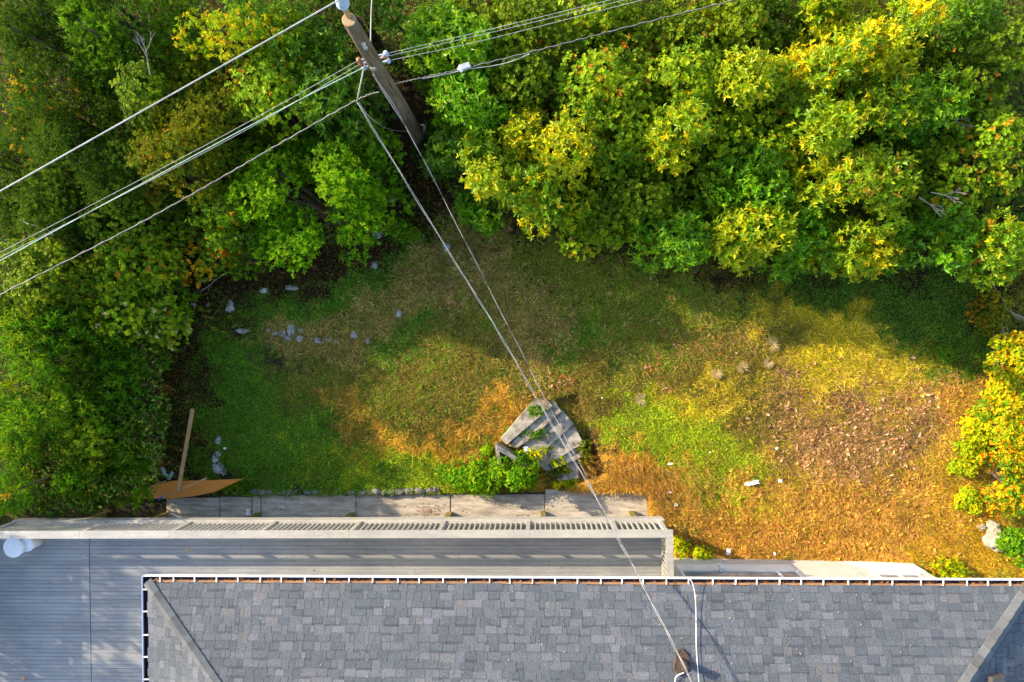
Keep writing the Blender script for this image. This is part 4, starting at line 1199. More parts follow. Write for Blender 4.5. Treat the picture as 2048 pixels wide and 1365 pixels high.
KIND = {  # leaf length, width, leaves per shoot, shoot spread, coverage, six-sided, lobe radius range
    'laurel': dict(L=.112, W=.044, k=9, cov=4.8, six=True, lobe=(.32, .62), mat='leaf_gloss', up=.55, spread=(25, 85)),
    'vine':   dict(L=.078, W=.074, k=5, cov=4.2, six=True, lobe=(.35, .7), mat='leaf', up=.9, spread=(55, 95)),
    'fine':   dict(L=.075, W=.026, k=11, cov=4.0, six=False, lobe=(.3, .7), mat='leaf', up=.5, spread=(20, 90)),
    'privet': dict(L=.075, W=.036, k=11, cov=4.4, six=False, lobe=(.3, .6), mat='leaf', up=.6, spread=(20, 85)),
    'willow': dict(L=.135, W=.034, k=10, cov=4.6, six=False, lobe=(.35, .65), mat='leaf', up=.35, spread=(15, 75)),
    'ivy':    dict(L=.052, W=.05, k=5, cov=4.5, six=False, lobe=(.18, .3), mat='leaf', up=.9, spread=(50, 95)),
    'autumn': dict(L=.052, W=.048, k=5, cov=4.2, six=True, lobe=(.2, .42), mat='leaf', up=.9, spread=(50, 95)),
}
PAL = {
    'green':  [((.060, .135, .010), 5), ((.090, .175, .012), 3), ((.040, .095, .012), 2)],
    'bright': [((.080, .195, .008), 5), ((.135, .235, .010), 3), ((.05, .125, .008), 2)],
    'yellowg': [((.15, .225, .008), 5), ((.24, .27, .008), 3), ((.09, .18, .008), 3), ((.36, .31, .010), .8)],
    'yellow': [((.33, .33, .008), 4), ((.24, .285, .008), 4), ((.46, .36, .010), 1.5), ((.13, .21, .008), 3)],  # yellowing leaves, with warm sun on the hedge tops mixed into the colour
    'olive':  [((.105, .13, .010), 4), ((.165, .165, .012), 3), ((.07, .115, .010), 3), ((.20, .13, .02), .4)],
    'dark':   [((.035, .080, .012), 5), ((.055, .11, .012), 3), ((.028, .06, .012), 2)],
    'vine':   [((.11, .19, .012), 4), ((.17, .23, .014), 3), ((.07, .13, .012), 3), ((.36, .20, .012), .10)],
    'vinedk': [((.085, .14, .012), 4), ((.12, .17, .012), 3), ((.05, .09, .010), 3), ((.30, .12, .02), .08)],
    'autumn': [((.46, .35, .010), 4), ((.28, .33, .010), 4), ((.56, .24, .012), 2), ((.12, .24, .012), 3.5)],
    'lowgr':  [((.10, .24, .012), 4), ((.20, .30, .012), 3), ((.06, .15, .010), 2)],
    'lime':   [((.30, .33, .012), 4), ((.18, .27, .012), 3), ((.42, .36, .012), 1)],
    'willow': [((.045, .135, .012), 4), ((.075, .16, .012), 3), ((.115, .175, .014), 1.2), ((.03, .085, .012), 3)],
}
for _p in PAL:
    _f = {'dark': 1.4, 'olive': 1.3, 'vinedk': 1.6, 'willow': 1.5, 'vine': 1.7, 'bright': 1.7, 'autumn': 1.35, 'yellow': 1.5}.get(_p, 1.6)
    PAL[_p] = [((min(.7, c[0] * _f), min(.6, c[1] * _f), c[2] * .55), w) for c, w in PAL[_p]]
def make_plant(name, label, cat, px, py, rxp, ryp, h, kind, pal, group, seed, h_low=None, nl=None, accent=None, tilt=0):
    K = KIND[kind]
    rg = np.random.default_rng(seed)
    w0 = U(px, py, 1.0)
    g = float(gz(w0.x, w0.y))
    if w0.y < -4 and w0.x < WALK_XE: g = max(g, 0.0)
    zc_ = g + h * .8
    c = U(px, py, zc_)
    g = float(gz(c.x, c.y)); 
    m = (CAM_H - zc_) / F
    rx, ry = rxp * m * 1.22 + .05, ryp * m * 1.22 + .05
    if h < 1.0: rx, ry = rxp * m, ryp * m
    root = empty(name, (c.x, c.y, g), label=label, cat=cat, group=group)
    # lobes: clumps spread over an uneven dome
    area = PI * rx * ry
    lr = K['lobe']
    if nl is None:
        nl = int(max(4, area / (PI * (sum(lr) / 2) ** 2) * 1.9))
    a = rg.random(nl) * 2 * PI
    rad = np.sqrt(rg.random(nl)) * .92
    lobes = np.zeros((nl, 4))
    lobes[:, 3] = rg.uniform(lr[0], lr[1], nl) * min(1.0, max(rx, ry) / .9 + .15)
    lobes[:, 0] = rad * np.cos(a) * np.maximum(rx - lobes[:, 3] * .6, .05)
    lobes[:, 1] = rad * np.sin(a) * np.maximum(ry - lobes[:, 3] * .6, .05)
    lobes[:, 2] = h * (1 - .55 * rad ** 2.2) * rg.uniform(.72, 1.04, nl) - lobes[:, 3] * .6
    lobes[:, 2] = np.maximum(lobes[:, 2], lobes[:, 3] * .4)
    nleaf = int(K['cov'] * area / (K['L'] * K['W'] * .62))
    nsh = max(20, nleaf // K['k'])
    wl_ = lobes[:, 3] ** 2; wl_ /= wl_.sum()
    li = rg.choice(nl, nsh, p=wl_)
    v = norm(rg.normal(size=(nsh, 3)))
    v[:, 2] = np.abs(v[:, 2]) * 1.0 - .25
    v = norm(v)
    shell = rg.uniform(.62, 1.08, nsh)
    sp = lobes[li, :3] + v * (lobes[li, 3] * shell)[:, None] * np.array([1, 1, .8])
    sp[:, 2] = np.maximum(sp[:, 2], .04)
    sd = norm(v + np.array([0, 0, K['up']]) + rg.normal(size=(nsh, 3)) * .22)
    # colour per clump, shoot and leaf
    pal_c = np.array([q_[0] for q_ in PAL[pal]]); pal_w = np.array([q_[1] for q_ in PAL[pal]], float); pal_w /= pal_w.sum()
    lobe_pick = rg.choice(len(pal_c), nl, p=pal_w)
    sh_pick = np.where(rg.random(nsh) < .5, lobe_pick[li], rg.choice(len(pal_c), nsh, p=pal_w))
    k = K['k']
    i = np.repeat(np.arange(nsh), k)
    nL = len(i)
    az = np.tile(np.arange(k) * 2.39996, nsh) + np.repeat(rg.random(nsh) * 6.28, k) + rg.normal(size=nL) * .6
    t1_ = norm(np.cross(sd, np.array([.3, .9, .1]))); t2_ = np.cross(sd, t1_)
    al = np.radians(rg.uniform(K['spread'][0], K['spread'][1], nL))
    perp = t1_[i] * np.cos(az)[:, None] + t2_[i] * np.sin(az)[:, None]
    ld = norm(sd[i] * np.cos(al)[:, None] + perp * np.sin(al)[:, None])
    ln_ = norm(sd[i] * np.sin(al)[:, None] - perp * np.cos(al)[:, None] + rg.normal(size=(nL, 3)) * .15)
    stem = rg.uniform(-1.1, .3, nL) * K['L']
    pos = sp[i] + sd[i] * stem[:, None]
    sz = rg.uniform(.5, 1.25, nL)
    col = pal_c[sh_pick][i] * rg.uniform(.72, 1.25, nL)[:, None] * np.array([1, 1, 1]) 
    col[:, 0] *= rg.uniform(.85, 1.2, nL)
    if accent:
        acol, frac = accent
        hit = rg.random(nsh)[i] < frac
        col[hit] = np.array(acol) * rg.uniform(.7, 1.2, hit.sum())[:, None]
    me_ = leaves_mesh('crown', pos, ld, ln_, K['L'] * sz, K['W'] * sz * rg.uniform(.8, 1.15, nL), col, M[K['mat']], K['six'])
    link('crown', me_, root)
    # stem and limbs
    if h > .8:
        mb_ = MB()
        nb_ = min(nl, 12)
        r0 = .03 + .018 * h
        for j in range(nb_):
            e = Vector(lobes[j, :3]); 
            mid = Vector((e.x * .35 + rg.normal() * .08, e.y * .35 + rg.normal() * .08, max(.1, e.z) * .55))
            st_ = Vector((rg.normal() * .08, rg.normal() * .08, -.1))
            mb_.tube([st_, mid, e], [r0 * .8, r0 * .5, r0 * .15], 5, False)
        mb_.build('trunk', M['bark'], root)
    return root, nL

PLANTS = []
def P(name, label, cat, px, py, rxp, ryp, h, kind, pal, group=None, **k):
    PLANTS.append((name, label, cat, px, py, rxp, ryp, h, kind, pal, group, k))
LG, HG, RG_ = 'trees and shrubs on the left', 'shrubs of the laurel hedge', 'autumn shrubs on the right edge'
# left mass
P('tree', 'dark fine leaved tree in the top left corner', 'tree', 70, 40, 150, 110, 4.6, 'fine', 'dark', LG)
P('tree', 'dark tree with a few yellow sprays at the upper left edge', 'tree', 30, 190, 110, 110, 4.2, 'fine', 'dark', LG, accent=((.42, .28, .015), .14))
P('tree', 'dark green fine tree between the corner tree and the golden one', 'tree', 210, 90, 120, 120, 4.5, 'fine', 'green', LG)
P('climbing_vine', 'dim broad leaved vine left of the brown and yellow bush', 'vine', 265, 150, 80, 90, 4.3, 'vine', 'vinedk', LG)
P('tree', 'yellow topped bush on the top edge above the thick wire', 'tree', 430, 15, 120, 70, 4.9, 'privet', 'yellowg', LG, accent=((.5, .36, .012), .14))
P('tree', 'olive golden bush crossed by the thick power line', 'tree', 350, 185, 95, 120, 4.7, 'fine', 'olive', LG)
P('shrub', 'green shrub at the top edge left of the pole', 'shrub', 590, 70, 120, 90, 4.2, 'laurel', 'green', LG)
P('climbing_vine', 'yellow green vine between the thick and the greenish wire', 'vine', 530, 170, 110, 85, 4.1, 'vine', 'vine', LG, accent=((.40, .24, .015), .05))
P('shrub', 'green laurel close against the left side of the pole', 'shrub', 660, 210, 85, 110, 3.6, 'laurel', 'green', LG)
P('tree', 'dark leafy mass under the thick power line at the left', 'tree', 160, 290, 150, 120, 3.9, 'fine', 'dark', LG)
P('tree', 'small olive shrub with rusty leaves left of the greenish wire', 'tree', 330, 320, 95, 80, 4.2, 'privet', 'olive', LG, accent=((.30, .10, .02), .015))
P('shrub', 'grey twiggy dark bush at the left edge below the thick wire', 'shrub', 40, 410, 110, 90, 3.5, 'fine', 'dark', LG)
P('climbing_vine', 'dark vine patch in the hollow between two wires', 'vine', 210, 410, 110, 90, 3.0, 'vine', 'vinedk', LG)
P('shrub', 'widest bright green rounded bush below the telephone cable', 'shrub', 590, 385, 170, 125, 3.9, 'privet', 'bright', LG)
P('shrub', 'bright green bush just left of the service wires', 'shrub', 700, 340, 85, 90, 3.5, 'privet', 'bright', LG)
P('shrub', 'mid green shrub between telephone cable and mulch corner', 'shrub', 440, 440, 95, 80, 3.3, 'privet', 'green', LG, accent=((.45, .22, .015), .03))
P('climbing_vine', 'lobed green vine left of the mulch corner', 'vine', 230, 520, 125, 85, 2.7, 'vine', 'vine', LG, accent=((.40, .2, .015), .03))
P('climbing_vine', 'dim vine at the left edge under the telephone cable', 'vine', 60, 550, 115, 90, 3.1, 'vine', 'vinedk', LG)
P('shrub', 'narrow leaved shrub bordering the mulch below its corner', 'shrub', 302, 565, 45, 75, 1.9, 'willow', 'bright', LG)
P('climbing_vine', 'pale variegated vine above the narrow leaved thicket', 'vine', 205, 640, 110, 60, 2.5, 'vine', 'vine', LG, accent=((.52, .45, .16), .07))
P('shrub', 'narrow leaved bush at the left edge halfway down', 'shrub', 70, 690, 120, 85, 3.0, 'willow', 'willow', LG)
P('shrub', 'narrow leaved bush left of the dark mulch strip', 'shrub', 230, 745, 95, 100, 2.0, 'willow', 'willow', LG)
P('shrub', 'narrow leaved bush low at the left edge above the feathery one', 'shrub', 50, 840, 125, 105, 3.0, 'willow', 'willow', LG)
P('shrub', 'narrow leaved bush touching the timber post', 'shrub', 240, 880, 70, 95, 1.9, 'willow', 'willow', LG)
P('climbing_vine', 'small vine clump amid the narrow leaved thicket', 'vine', 130, 900, 65, 60, 3.0, 'vine', 'vine', LG)
P('shrub', 'feathery bush hanging over the deck railing corner', 'shrub', 50, 975, 105, 60, 3.3, 'willow', 'willow', LG, accent=((.40, .25, .02), .05))
P('shrub', 'narrow leaved bush draped over the plywood end', 'shrub', 185, 965, 80, 48, 2.2, 'willow', 'bright', LG)
P('tree', 'tall shade tree just outside the left edge, level with the buckets', 'tree', -680, 985, 190, 170, 6.3, 'fine', 'dark', LG)
P('tree', 'tall shade tree outside the left edge, level with the lower deck', 'tree', -680, 1215, 220, 190, 6.0, 'privet', 'green', LG)
P('tree', 'tall shade tree outside the left edge, right of the other two', 'tree', -420, 1110, 170, 150, 5.2, 'privet', 'green', LG)
P('climbing_vine', 'dark vine in the gap below the top edge, left of the yellow topped bush', 'vine', 310, 40, 70, 60, 3.6, 'vine', 'vinedk', LG)
P('shrub', 'green shrub just right of the yellow topped bush on the top edge', 'shrub', 520, 20, 70, 60, 4.0, 'laurel', 'green', LG)
P('climbing_vine', 'dark vine crossed by the greenish wire', 'vine', 430, 280, 80, 60, 3.2, 'vine', 'vinedk', LG)
P('shrub', 'dark bush in the hollow right of the left edge twigs', 'shrub', 130, 400, 80, 70, 3.0, 'fine', 'dark', LG)
P('shrub', 'dark bush on the left edge above the halfway bush', 'shrub', 20, 620, 70, 60, 2.8, 'willow', 'dark', LG)
P('shrub', 'dark narrow leaved hollow amid the left thicket', 'shrub', 165, 800, 80, 80, 2.1, 'willow', 'dark', LG)
# dim undergrowth round the pole
P('shrub', 'low dark undergrowth right of the pole foot', 'shrub', 868, 300, 40, 60, 1.0, 'ivy', 'dark', LG)
P('shrub', 'low weeds beside the grey stone under the service wires', 'shrub', 805, 455, 45, 30, .45, 'ivy', 'green', LG)
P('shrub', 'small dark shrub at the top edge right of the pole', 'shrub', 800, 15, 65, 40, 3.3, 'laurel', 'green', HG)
# hedge
P('shrub', 'green laurel right of the pole, cut by three thin wires', 'shrub', 900, 80, 85, 90, 3.5, 'laurel', 'bright', HG)
P('shrub', 'green laurel right of the pole below the telephone cable', 'shrub', 930, 215, 80, 85, 3.3, 'laurel', 'bright', HG)
P('climbing_vine', 'dim vine on the top edge above the right telephone cable', 'vine', 1050, 50, 110, 80, 3.0, 'vine', 'vinedk', HG)
P('climbing_vine', 'round leaved vine with orange leaves under the telephone cable', 'vine', 1200, 130, 105, 100, 3.3, 'vine', 'vine', HG, accent=((.5, .2, .015), .06))
P('climbing_vine', 'dark vine on the top edge where the telephone cable leaves', 'vine', 1380, 60, 120, 90, 2.9, 'vine', 'vinedk', HG, accent=((.4, .25, .015), .05))
P('shrub', 'yellowest laurel clump right of the service wires', 'shrub', 1110, 270, 105, 75, 3.7, 'laurel', 'yellow', HG)
P('shrub', 'yellow green laurel nearest the service wires', 'shrub', 965, 345, 90, 80, 3.4, 'laurel', 'yellowg', HG)
P('shrub', 'yellow laurel bulging over the lawn edge in the hedge left half', 'shrub', 1090, 380, 85, 75, 3.3, 'laurel', 'yellowg', HG)
P('climbing_vine', 'round leaved vine in the middle of the hedge', 'vine', 1260, 235, 110, 90, 3.2, 'vine', 'vine', HG, accent=((.5, .2, .015), .03))
P('shrub', 'yellow laurel clump above the dark hole in the hedge', 'shrub', 1380, 255, 80, 60, 3.5, 'laurel', 'yellow', HG)
P('climbing_vine', 'dark green vine below the dark hole in the hedge', 'vine', 1300, 390, 130, 75, 2.6, 'vine', 'vinedk', HG)
P('shrub', 'small bright laurel in the upper middle of the hedge', 'shrub', 1500, 130, 75, 60, 3.5, 'laurel', 'yellowg', HG)
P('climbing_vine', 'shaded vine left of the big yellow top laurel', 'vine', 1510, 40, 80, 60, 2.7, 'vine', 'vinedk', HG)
P('shrub', 'large yellow laurel at the top right of the hedge', 'shrub', 1680, 110, 95, 80, 3.8, 'laurel', 'yellow', HG)
P('shrub', 'yellow laurel on the top edge at the far right', 'shrub', 1810, 35, 100, 75, 3.9, 'laurel', 'yellow', HG)
P('climbing_vine', 'green vine under the small bright laurel', 'vine', 1500, 230, 100, 70, 3.0, 'vine', 'vine', HG)
P('shrub', 'yellow green laurel in the centre right of the hedge', 'shrub', 1640, 260, 95, 75, 3.5, 'laurel', 'yellowg', HG)
P('shrub', 'yellow green laurel below the top right yellow one', 'shrub', 1800, 190, 100, 80, 3.4, 'laurel', 'yellowg', HG)
P('climbing_vine', 'dark vine at the right edge near the top', 'vine', 1985, 90, 95, 120, 3.0, 'vine', 'vinedk', HG)
P('climbing_vine', 'orange tinged vine at the right edge of the hedge', 'vine', 1985, 300, 90, 120, 2.9, 'vine', 'vine', HG, accent=((.5, .28, .015), .12))
P('shrub', 'green laurel around the white scrap', 'shrub', 1530, 345, 90, 75, 3.2, 'laurel', 'bright', HG)
P('shrub', 'yellow laurel with bare dead twigs on its right', 'shrub', 1740, 355, 110, 75, 3.5, 'laurel', 'yellowg', HG, accent=((.5, .36, .012), .10))
P('shrub', 'bright laurel bulging over the lawn in the hedge middle', 'shrub', 1500, 450, 105, 70, 2.9, 'laurel', 'yellowg', HG)
P('shrub', 'deep green laurel over the lawn at the bare strip', 'shrub', 1350, 465, 95, 60, 2.5, 'laurel', 'bright', HG)
P('climbing_vine', 'low green vine edging the lawn in the hedge left half', 'vine', 1190, 435, 95, 45, 2.2, 'vine', 'vine', HG)
P('shrub', 'green laurel over the dark ground cover, left part', 'shrub', 1640, 450, 90, 75, 2.8, 'laurel', 'bright', HG)
P('shrub', 'yellow tipped laurel over the dark ground cover', 'shrub', 1760, 470, 85, 65, 2.9, 'laurel', 'yellowg', HG)
P('shrub', 'long leaved laurel at the lower right end of the hedge', 'shrub', 1890, 465, 95, 70, 2.7, 'laurel', 'bright', HG)
P('climbing_vine', 'dim vine behind the dead twigs', 'vine', 1890, 330, 75, 85, 2.5, 'vine', 'vinedk', HG)
P('shrub', 'laurel with an orange spray at the right edge of the hedge', 'shrub', 2010, 480, 70, 70, 2.7, 'laurel', 'yellowg', HG, accent=((.5, .2, .012), .03))
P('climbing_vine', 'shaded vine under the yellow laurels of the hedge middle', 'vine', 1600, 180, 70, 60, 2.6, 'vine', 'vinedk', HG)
P('climbing_vine', 'round leaved vine between the yellowest laurel and the right wires', 'vine', 1040, 160, 70, 60, 2.8, 'vine', 'vinedk', HG)
P('climbing_vine', 'dark vine at the top edge between two wires right of the pole', 'vine', 960, 10, 90, 50, 2.8, 'vine', 'vinedk', HG)
P('climbing_vine', 'dark vine on the top edge right of the telephone cable', 'vine', 1570, 80, 80, 70, 2.4, 'vine', 'vinedk', HG)
P('shrub', 'yellow green laurel on the top edge right of the dark vines', 'shrub', 1640, -20, 90, 60, 3.2, 'laurel', 'yellowg', HG)
P('climbing_vine', 'green vine cut by the top edge above the cable', 'vine', 1200, -10, 100, 60, 3.0, 'vine', 'vine', HG)
P('climbing_vine', 'dim green vine cut by the top edge near the corner', 'vine', 1480, -30, 90, 60, 2.8, 'vine', 'vinedk', HG)
P('shrub', 'dim laurel in the hollow right of the pole', 'shrub', 845, 110, 45, 60, 2.0, 'laurel', 'green', HG)
P('tree', 'dark tree cut by the top edge left of the pole', 'tree', 680, -30, 90, 60, 4.0, 'fine', 'dark', LG)
P('tree', 'dark tree cut by the top edge in the left corner', 'tree', 140, -50, 160, 70, 4.4, 'fine', 'green', LG)
P('shrub', 'dark undergrowth bush at the left edge under the olive tree', 'shrub', -20, 320, 80, 80, 3.2, 'fine', 'dark', LG)
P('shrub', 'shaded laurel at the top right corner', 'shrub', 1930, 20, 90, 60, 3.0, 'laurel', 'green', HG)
P('shrub', 'green laurel right of the large yellow laurels', 'shrub', 1900, 200, 80, 80, 2.9, 'laurel', 'bright', HG)
P('climbing_vine', 'round leaved vine above the dark hole in the hedge', 'vine', 1370, 160, 90, 70, 3.0, 'vine', 'vine', HG)
P('climbing_vine', 'green vine right of the dark hole in the hedge', 'vine', 1440, 345, 70, 60, 2.5, 'vine', 'vinedk', HG)
P('climbing_vine', 'dark vine left of the centre right laurel', 'vine', 1570, 270, 70, 60, 2.6, 'vine', 'vine', HG)
P('climbing_vine', 'dim vine behind the laurel nearest the wires', 'vine', 1010, 260, 70, 60, 2.5, 'vine', 'vinedk', HG)
P('shrub', 'green laurel hugging the pole path below the wires', 'shrub', 900, 300, 55, 60, 2.6, 'laurel', 'green', HG)
P('shrub', 'green laurel at the lower left corner of the hedge', 'shrub', 960, 420, 60, 35, 2.0, 'laurel', 'bright', HG)
# right edge
P('shrub', 'orange and yellow autumn shrub at the right edge, topmost', 'shrub', 2045, 740, 45, 52, 1.2, 'autumn', 'autumn', RG_)
P('shrub', 'yellow shrub in the middle of the right edge', 'shrub', 2040, 850, 55, 66, 1.3, 'autumn', 'autumn', RG_)
P('shrub', 'yellow and green shrub above the bleached stump', 'shrub', 2042, 962, 55, 64, 1.2, 'autumn', 'autumn', RG_, accent=((.12, .26, .012), .25))
P('shrub', 'green leafy shrub right of the bleached stump', 'shrub', 2040, 1110, 30, 50, .8, 'autumn', 'lowgr', RG_)
P('shrub', 'low yellow green plants left of the right edge shrubs', 'shrub', 1945, 925, 40, 45, .35, 'ivy', 'lime', RG_)
P('shrub', 'low green and yellow plants right of the brown leaf patch', 'shrub', 1965, 860, 34, 50, .4, 'autumn', 'lime', RG_)
P('shrub', 'low yellow green plants left of the stump pebble', 'shrub', 1950, 1000, 34, 40, .3, 'ivy', 'lime', RG_)
P('shrub', 'small orange shrub bridging bramble and right edge shrubs', 'shrub', 2030, 680, 35, 35, .7, 'autumn', 'autumn', RG_)
P('shrub', 'thin bramble on the brown patch at the right edge', 'shrub', 2005, 620, 40, 60, .6, 'autumn', 'olive', RG_, accent=((.45, .25, .012), .1))
P('shrub', 'light green clump at the right end of the house wall', 'shrub', 1918, 1150, 42, 20, .4, 'privet', 'lime', RG_)
P('shrub', 'dark green clump below the ground cover near the gold moss', 'shrub', 1890, 710, 34, 24, .35, 'ivy', 'green', RG_)
# ivy at the steps and along walls
P('ivy', 'bright ivy mound spilling over the path beside the steps', 'ivy', 958, 955, 100, 44, .66, 'ivy', 'lowgr')
P('ivy', 'ivy heaped over the wing wall of the steps', 'ivy', 1030, 950, 50, 46, .98, 'ivy', 'lowgr')
P('ivy', 'ivy clump at the upper tip of the wing wall', 'ivy', 1022, 925, 34, 22, .80, 'ivy', 'green')
P('ivy', 'ivy on the lawn side of the wing wall', 'ivy', 975, 930, 36, 36, .55, 'ivy', 'lowgr')
P('ivy', 'thin ivy line on the joint under the second step from the top', 'ivy', 1078, 872, 34, 7, .52, 'ivy', 'green')
P('ivy', 'thin yellowish weeds on the joint under the fourth step from the top', 'ivy', 1108, 925, 30, 8, .36, 'ivy', 'lime')
P('weeds', 'yellow weeds on the joint under the third step from the top', 'weeds', 1072, 908, 34, 7, .45, 'ivy', 'lime')
P('weeds', 'olive weeds on the joint under the fifth step from the top', 'weeds', 1122, 940, 32, 6, .30, 'ivy', 'olive')
P('weeds', 'green weeds growing over the top step at its back edge', 'weeds', 1072, 822, 24, 11, .62, 'ivy', 'green')
P('weeds', 'brown green weeds along the right edge of the steps', 'weeds', 1172, 900, 16, 36, .42, 'ivy', 'olive')
P('weeds', 'straw coloured weeds on the lowest step', 'weeds', 1118, 948, 30, 7, .26, 'ivy', 'olive')
P('ivy', 'thin ivy on the upper left of the steps', 'ivy', 1035, 868, 35, 16, .22, 'ivy', 'green')
P('ivy', 'yellow ivy strip across the middle treads of the steps', 'ivy', 1085, 895, 30, 13, .20, 'ivy', 'lime')
P('ivy', 'small ivy patch at the bottom of the steps', 'ivy', 1130, 968, 42, 12, .22, 'ivy', 'lime')
P('weeds', 'lime green weeds along the house wall by the deck end', 'weeds', 1395, 1106, 50, 11, .25, 'ivy', 'lime')
P('weeds', 'green weeds between the plywood and the stone edging', 'weeds', 468, 975, 38, 14, .35, 'ivy', 'green')
P('weeds', 'lime green tuft right of the railing corner', 'weeds', 1362, 1090, 24, 12, .3, 'ivy', 'lime')
tot = 0
for i, (name, label, cat, px, py, rxp, ryp, h, kind, pal, group, k) in enumerate(PLANTS):
    o, n_ = make_plant(name, label, cat, px, py, rxp, ryp, h, kind, pal, group, 500 + i, **k)
    tot += n_
print('leaves', tot)

# dead branches poking from the hedge
def dead_branch(px, py, z_, ang, L_, seed, label):
    rg = random.Random(seed)
    c_ = U(px, py, z_)
    mb_ = MB()
    def grow(p, d, l, r, depth):
        e = p + d * l
        mb_.tube([p, (p + e) / 2 + Vector((rg.uniform(-1, 1), rg.uniform(-1, 1), rg.uniform(-.3, .6))) * l * .06, e], [r, r * .8, r * .5], 5, False)
        if depth:
            for _ in range(rg.choice([2, 3, 3])):
                a = rg.uniform(-.6, .6)
                d2 = Vector((d.x * math.cos(a) - d.y * math.sin(a), d.x * math.sin(a) + d.y * math.cos(a), d.z + rg.uniform(-.2, .35))).normalized()
                grow(p + d * l * rg.uniform(.45, 1), d2, l * rg.uniform(.4, .7), r * .6, depth - 1)
    grow(Vector((0, 0, 0)), Vector((math.cos(ang), math.sin(ang), .25)).normalized(), L_, .013, 3)
    o_ = mb_.build('dead_branch', M['dead'], None, False, label=label, cat='branch')
    o_.location = c_
dead_branch(1862, 385, 3.15, -.35, .42, 1, 'pale dead twigs beside the yellow laurel, lower cluster')
dead_branch(1872, 225, 2.9, -.5, .42, 2, 'pale dead twigs in the shade at the upper right of the hedge')
dead_branch(1838, 395, 3.2, -.7, .32, 3, 'small forked dead twig at the tip of the yellow laurel')
dead_branch(40, 440, 3.4, -.3, .6, 4, 'grey bare twigs over the dark bush at the left edge')
dead_branch(1985, 570, 1.0, -1.2, .7, 6, 'bare bramble stems on the brown patch, upper ones')
dead_branch(1992, 640, .9, -1.9, .6, 7, 'bare bramble stems on the brown patch, lower ones')
dead_branch(300, 150, 4.6, 1.6, .5, 8, 'thin bare twig in the dark tree left of the golden bush')
dead_branch(455, 545, .9, 3.8, .45, 5, 'grey bare twig over the mulch corner')

# loose undergrowth that fills the thicket
def undergrowth():
    rg = np.random.default_rng(31)
    n = 170000
    px = rg.uniform(-60, 2110, n); py = rg.uniform(-60, 1020, n)
    left = (px < np.interp(py, [0, 150, 300, 380, 480, 520, 560, 700, 830, 950, 1010], [720, 740, 780, 760, 690, 480, 340, 315, 340, 320, 200]))
    right = (px > 870) & (py < np.interp(px, [860, 900, 990, 1110, 1300, 1480, 1830, 2060], [280, 390, 415, 440, 490, 510, 500, 530]))
    k = (left | right | ((px > 720) & (px < 880) & (py < 150))) & (vnoise(px, py, 70, 91) > .22)
    px, py = px[k], py[k]; n = len(px)
    z = rg.uniform(.5, 2.3, n)
    xc, yc = (px - 1024) / F, -(py - 682.5) / F
    t = (z - CAM_H) / (-ST * xc - CT)
    pos = np.stack([(CT * xc - ST) * t, yc * t, z], -1)
    a = rg.random(n) * 6.28; e = np.radians(rg.uniform(-20, 40, n))
    d = np.stack([np.cos(a) * np.cos(e), np.sin(a) * np.cos(e), np.sin(e)], -1)
    c_ = np.array([(.045, .095, .012), (.06, .12, .012), (.07, .14, .012), (.13, .17, .012), (.09, .06, .02)])[rg.integers(0, 5, n)] * rg.uniform(.9, 1.6, n)[:, None]
    L = rg.uniform(.07, .14, n)
    me_ = leaves_mesh('undergrowth', pos, d, np.tile(np.array([0, 0, 1.0]), (n, 1)) + rg.normal(size=(n, 3)) * .3, L, L * .55, c_, M['leaf'], False)
    tag(link('undergrowth', me_), 'dark tangled undergrowth beneath the shrubs', 'undergrowth', kind='stuff')
undergrowth()

# orange leaf clump at the mulch corner
P2n = make_plant('shrub', 'bright orange leaf spray at the mulch corner', 'shrub', 450, 506, 13, 17, 1.8, 'autumn', 'autumn', LG, 901, accent=((.62, .20, .012), .8))

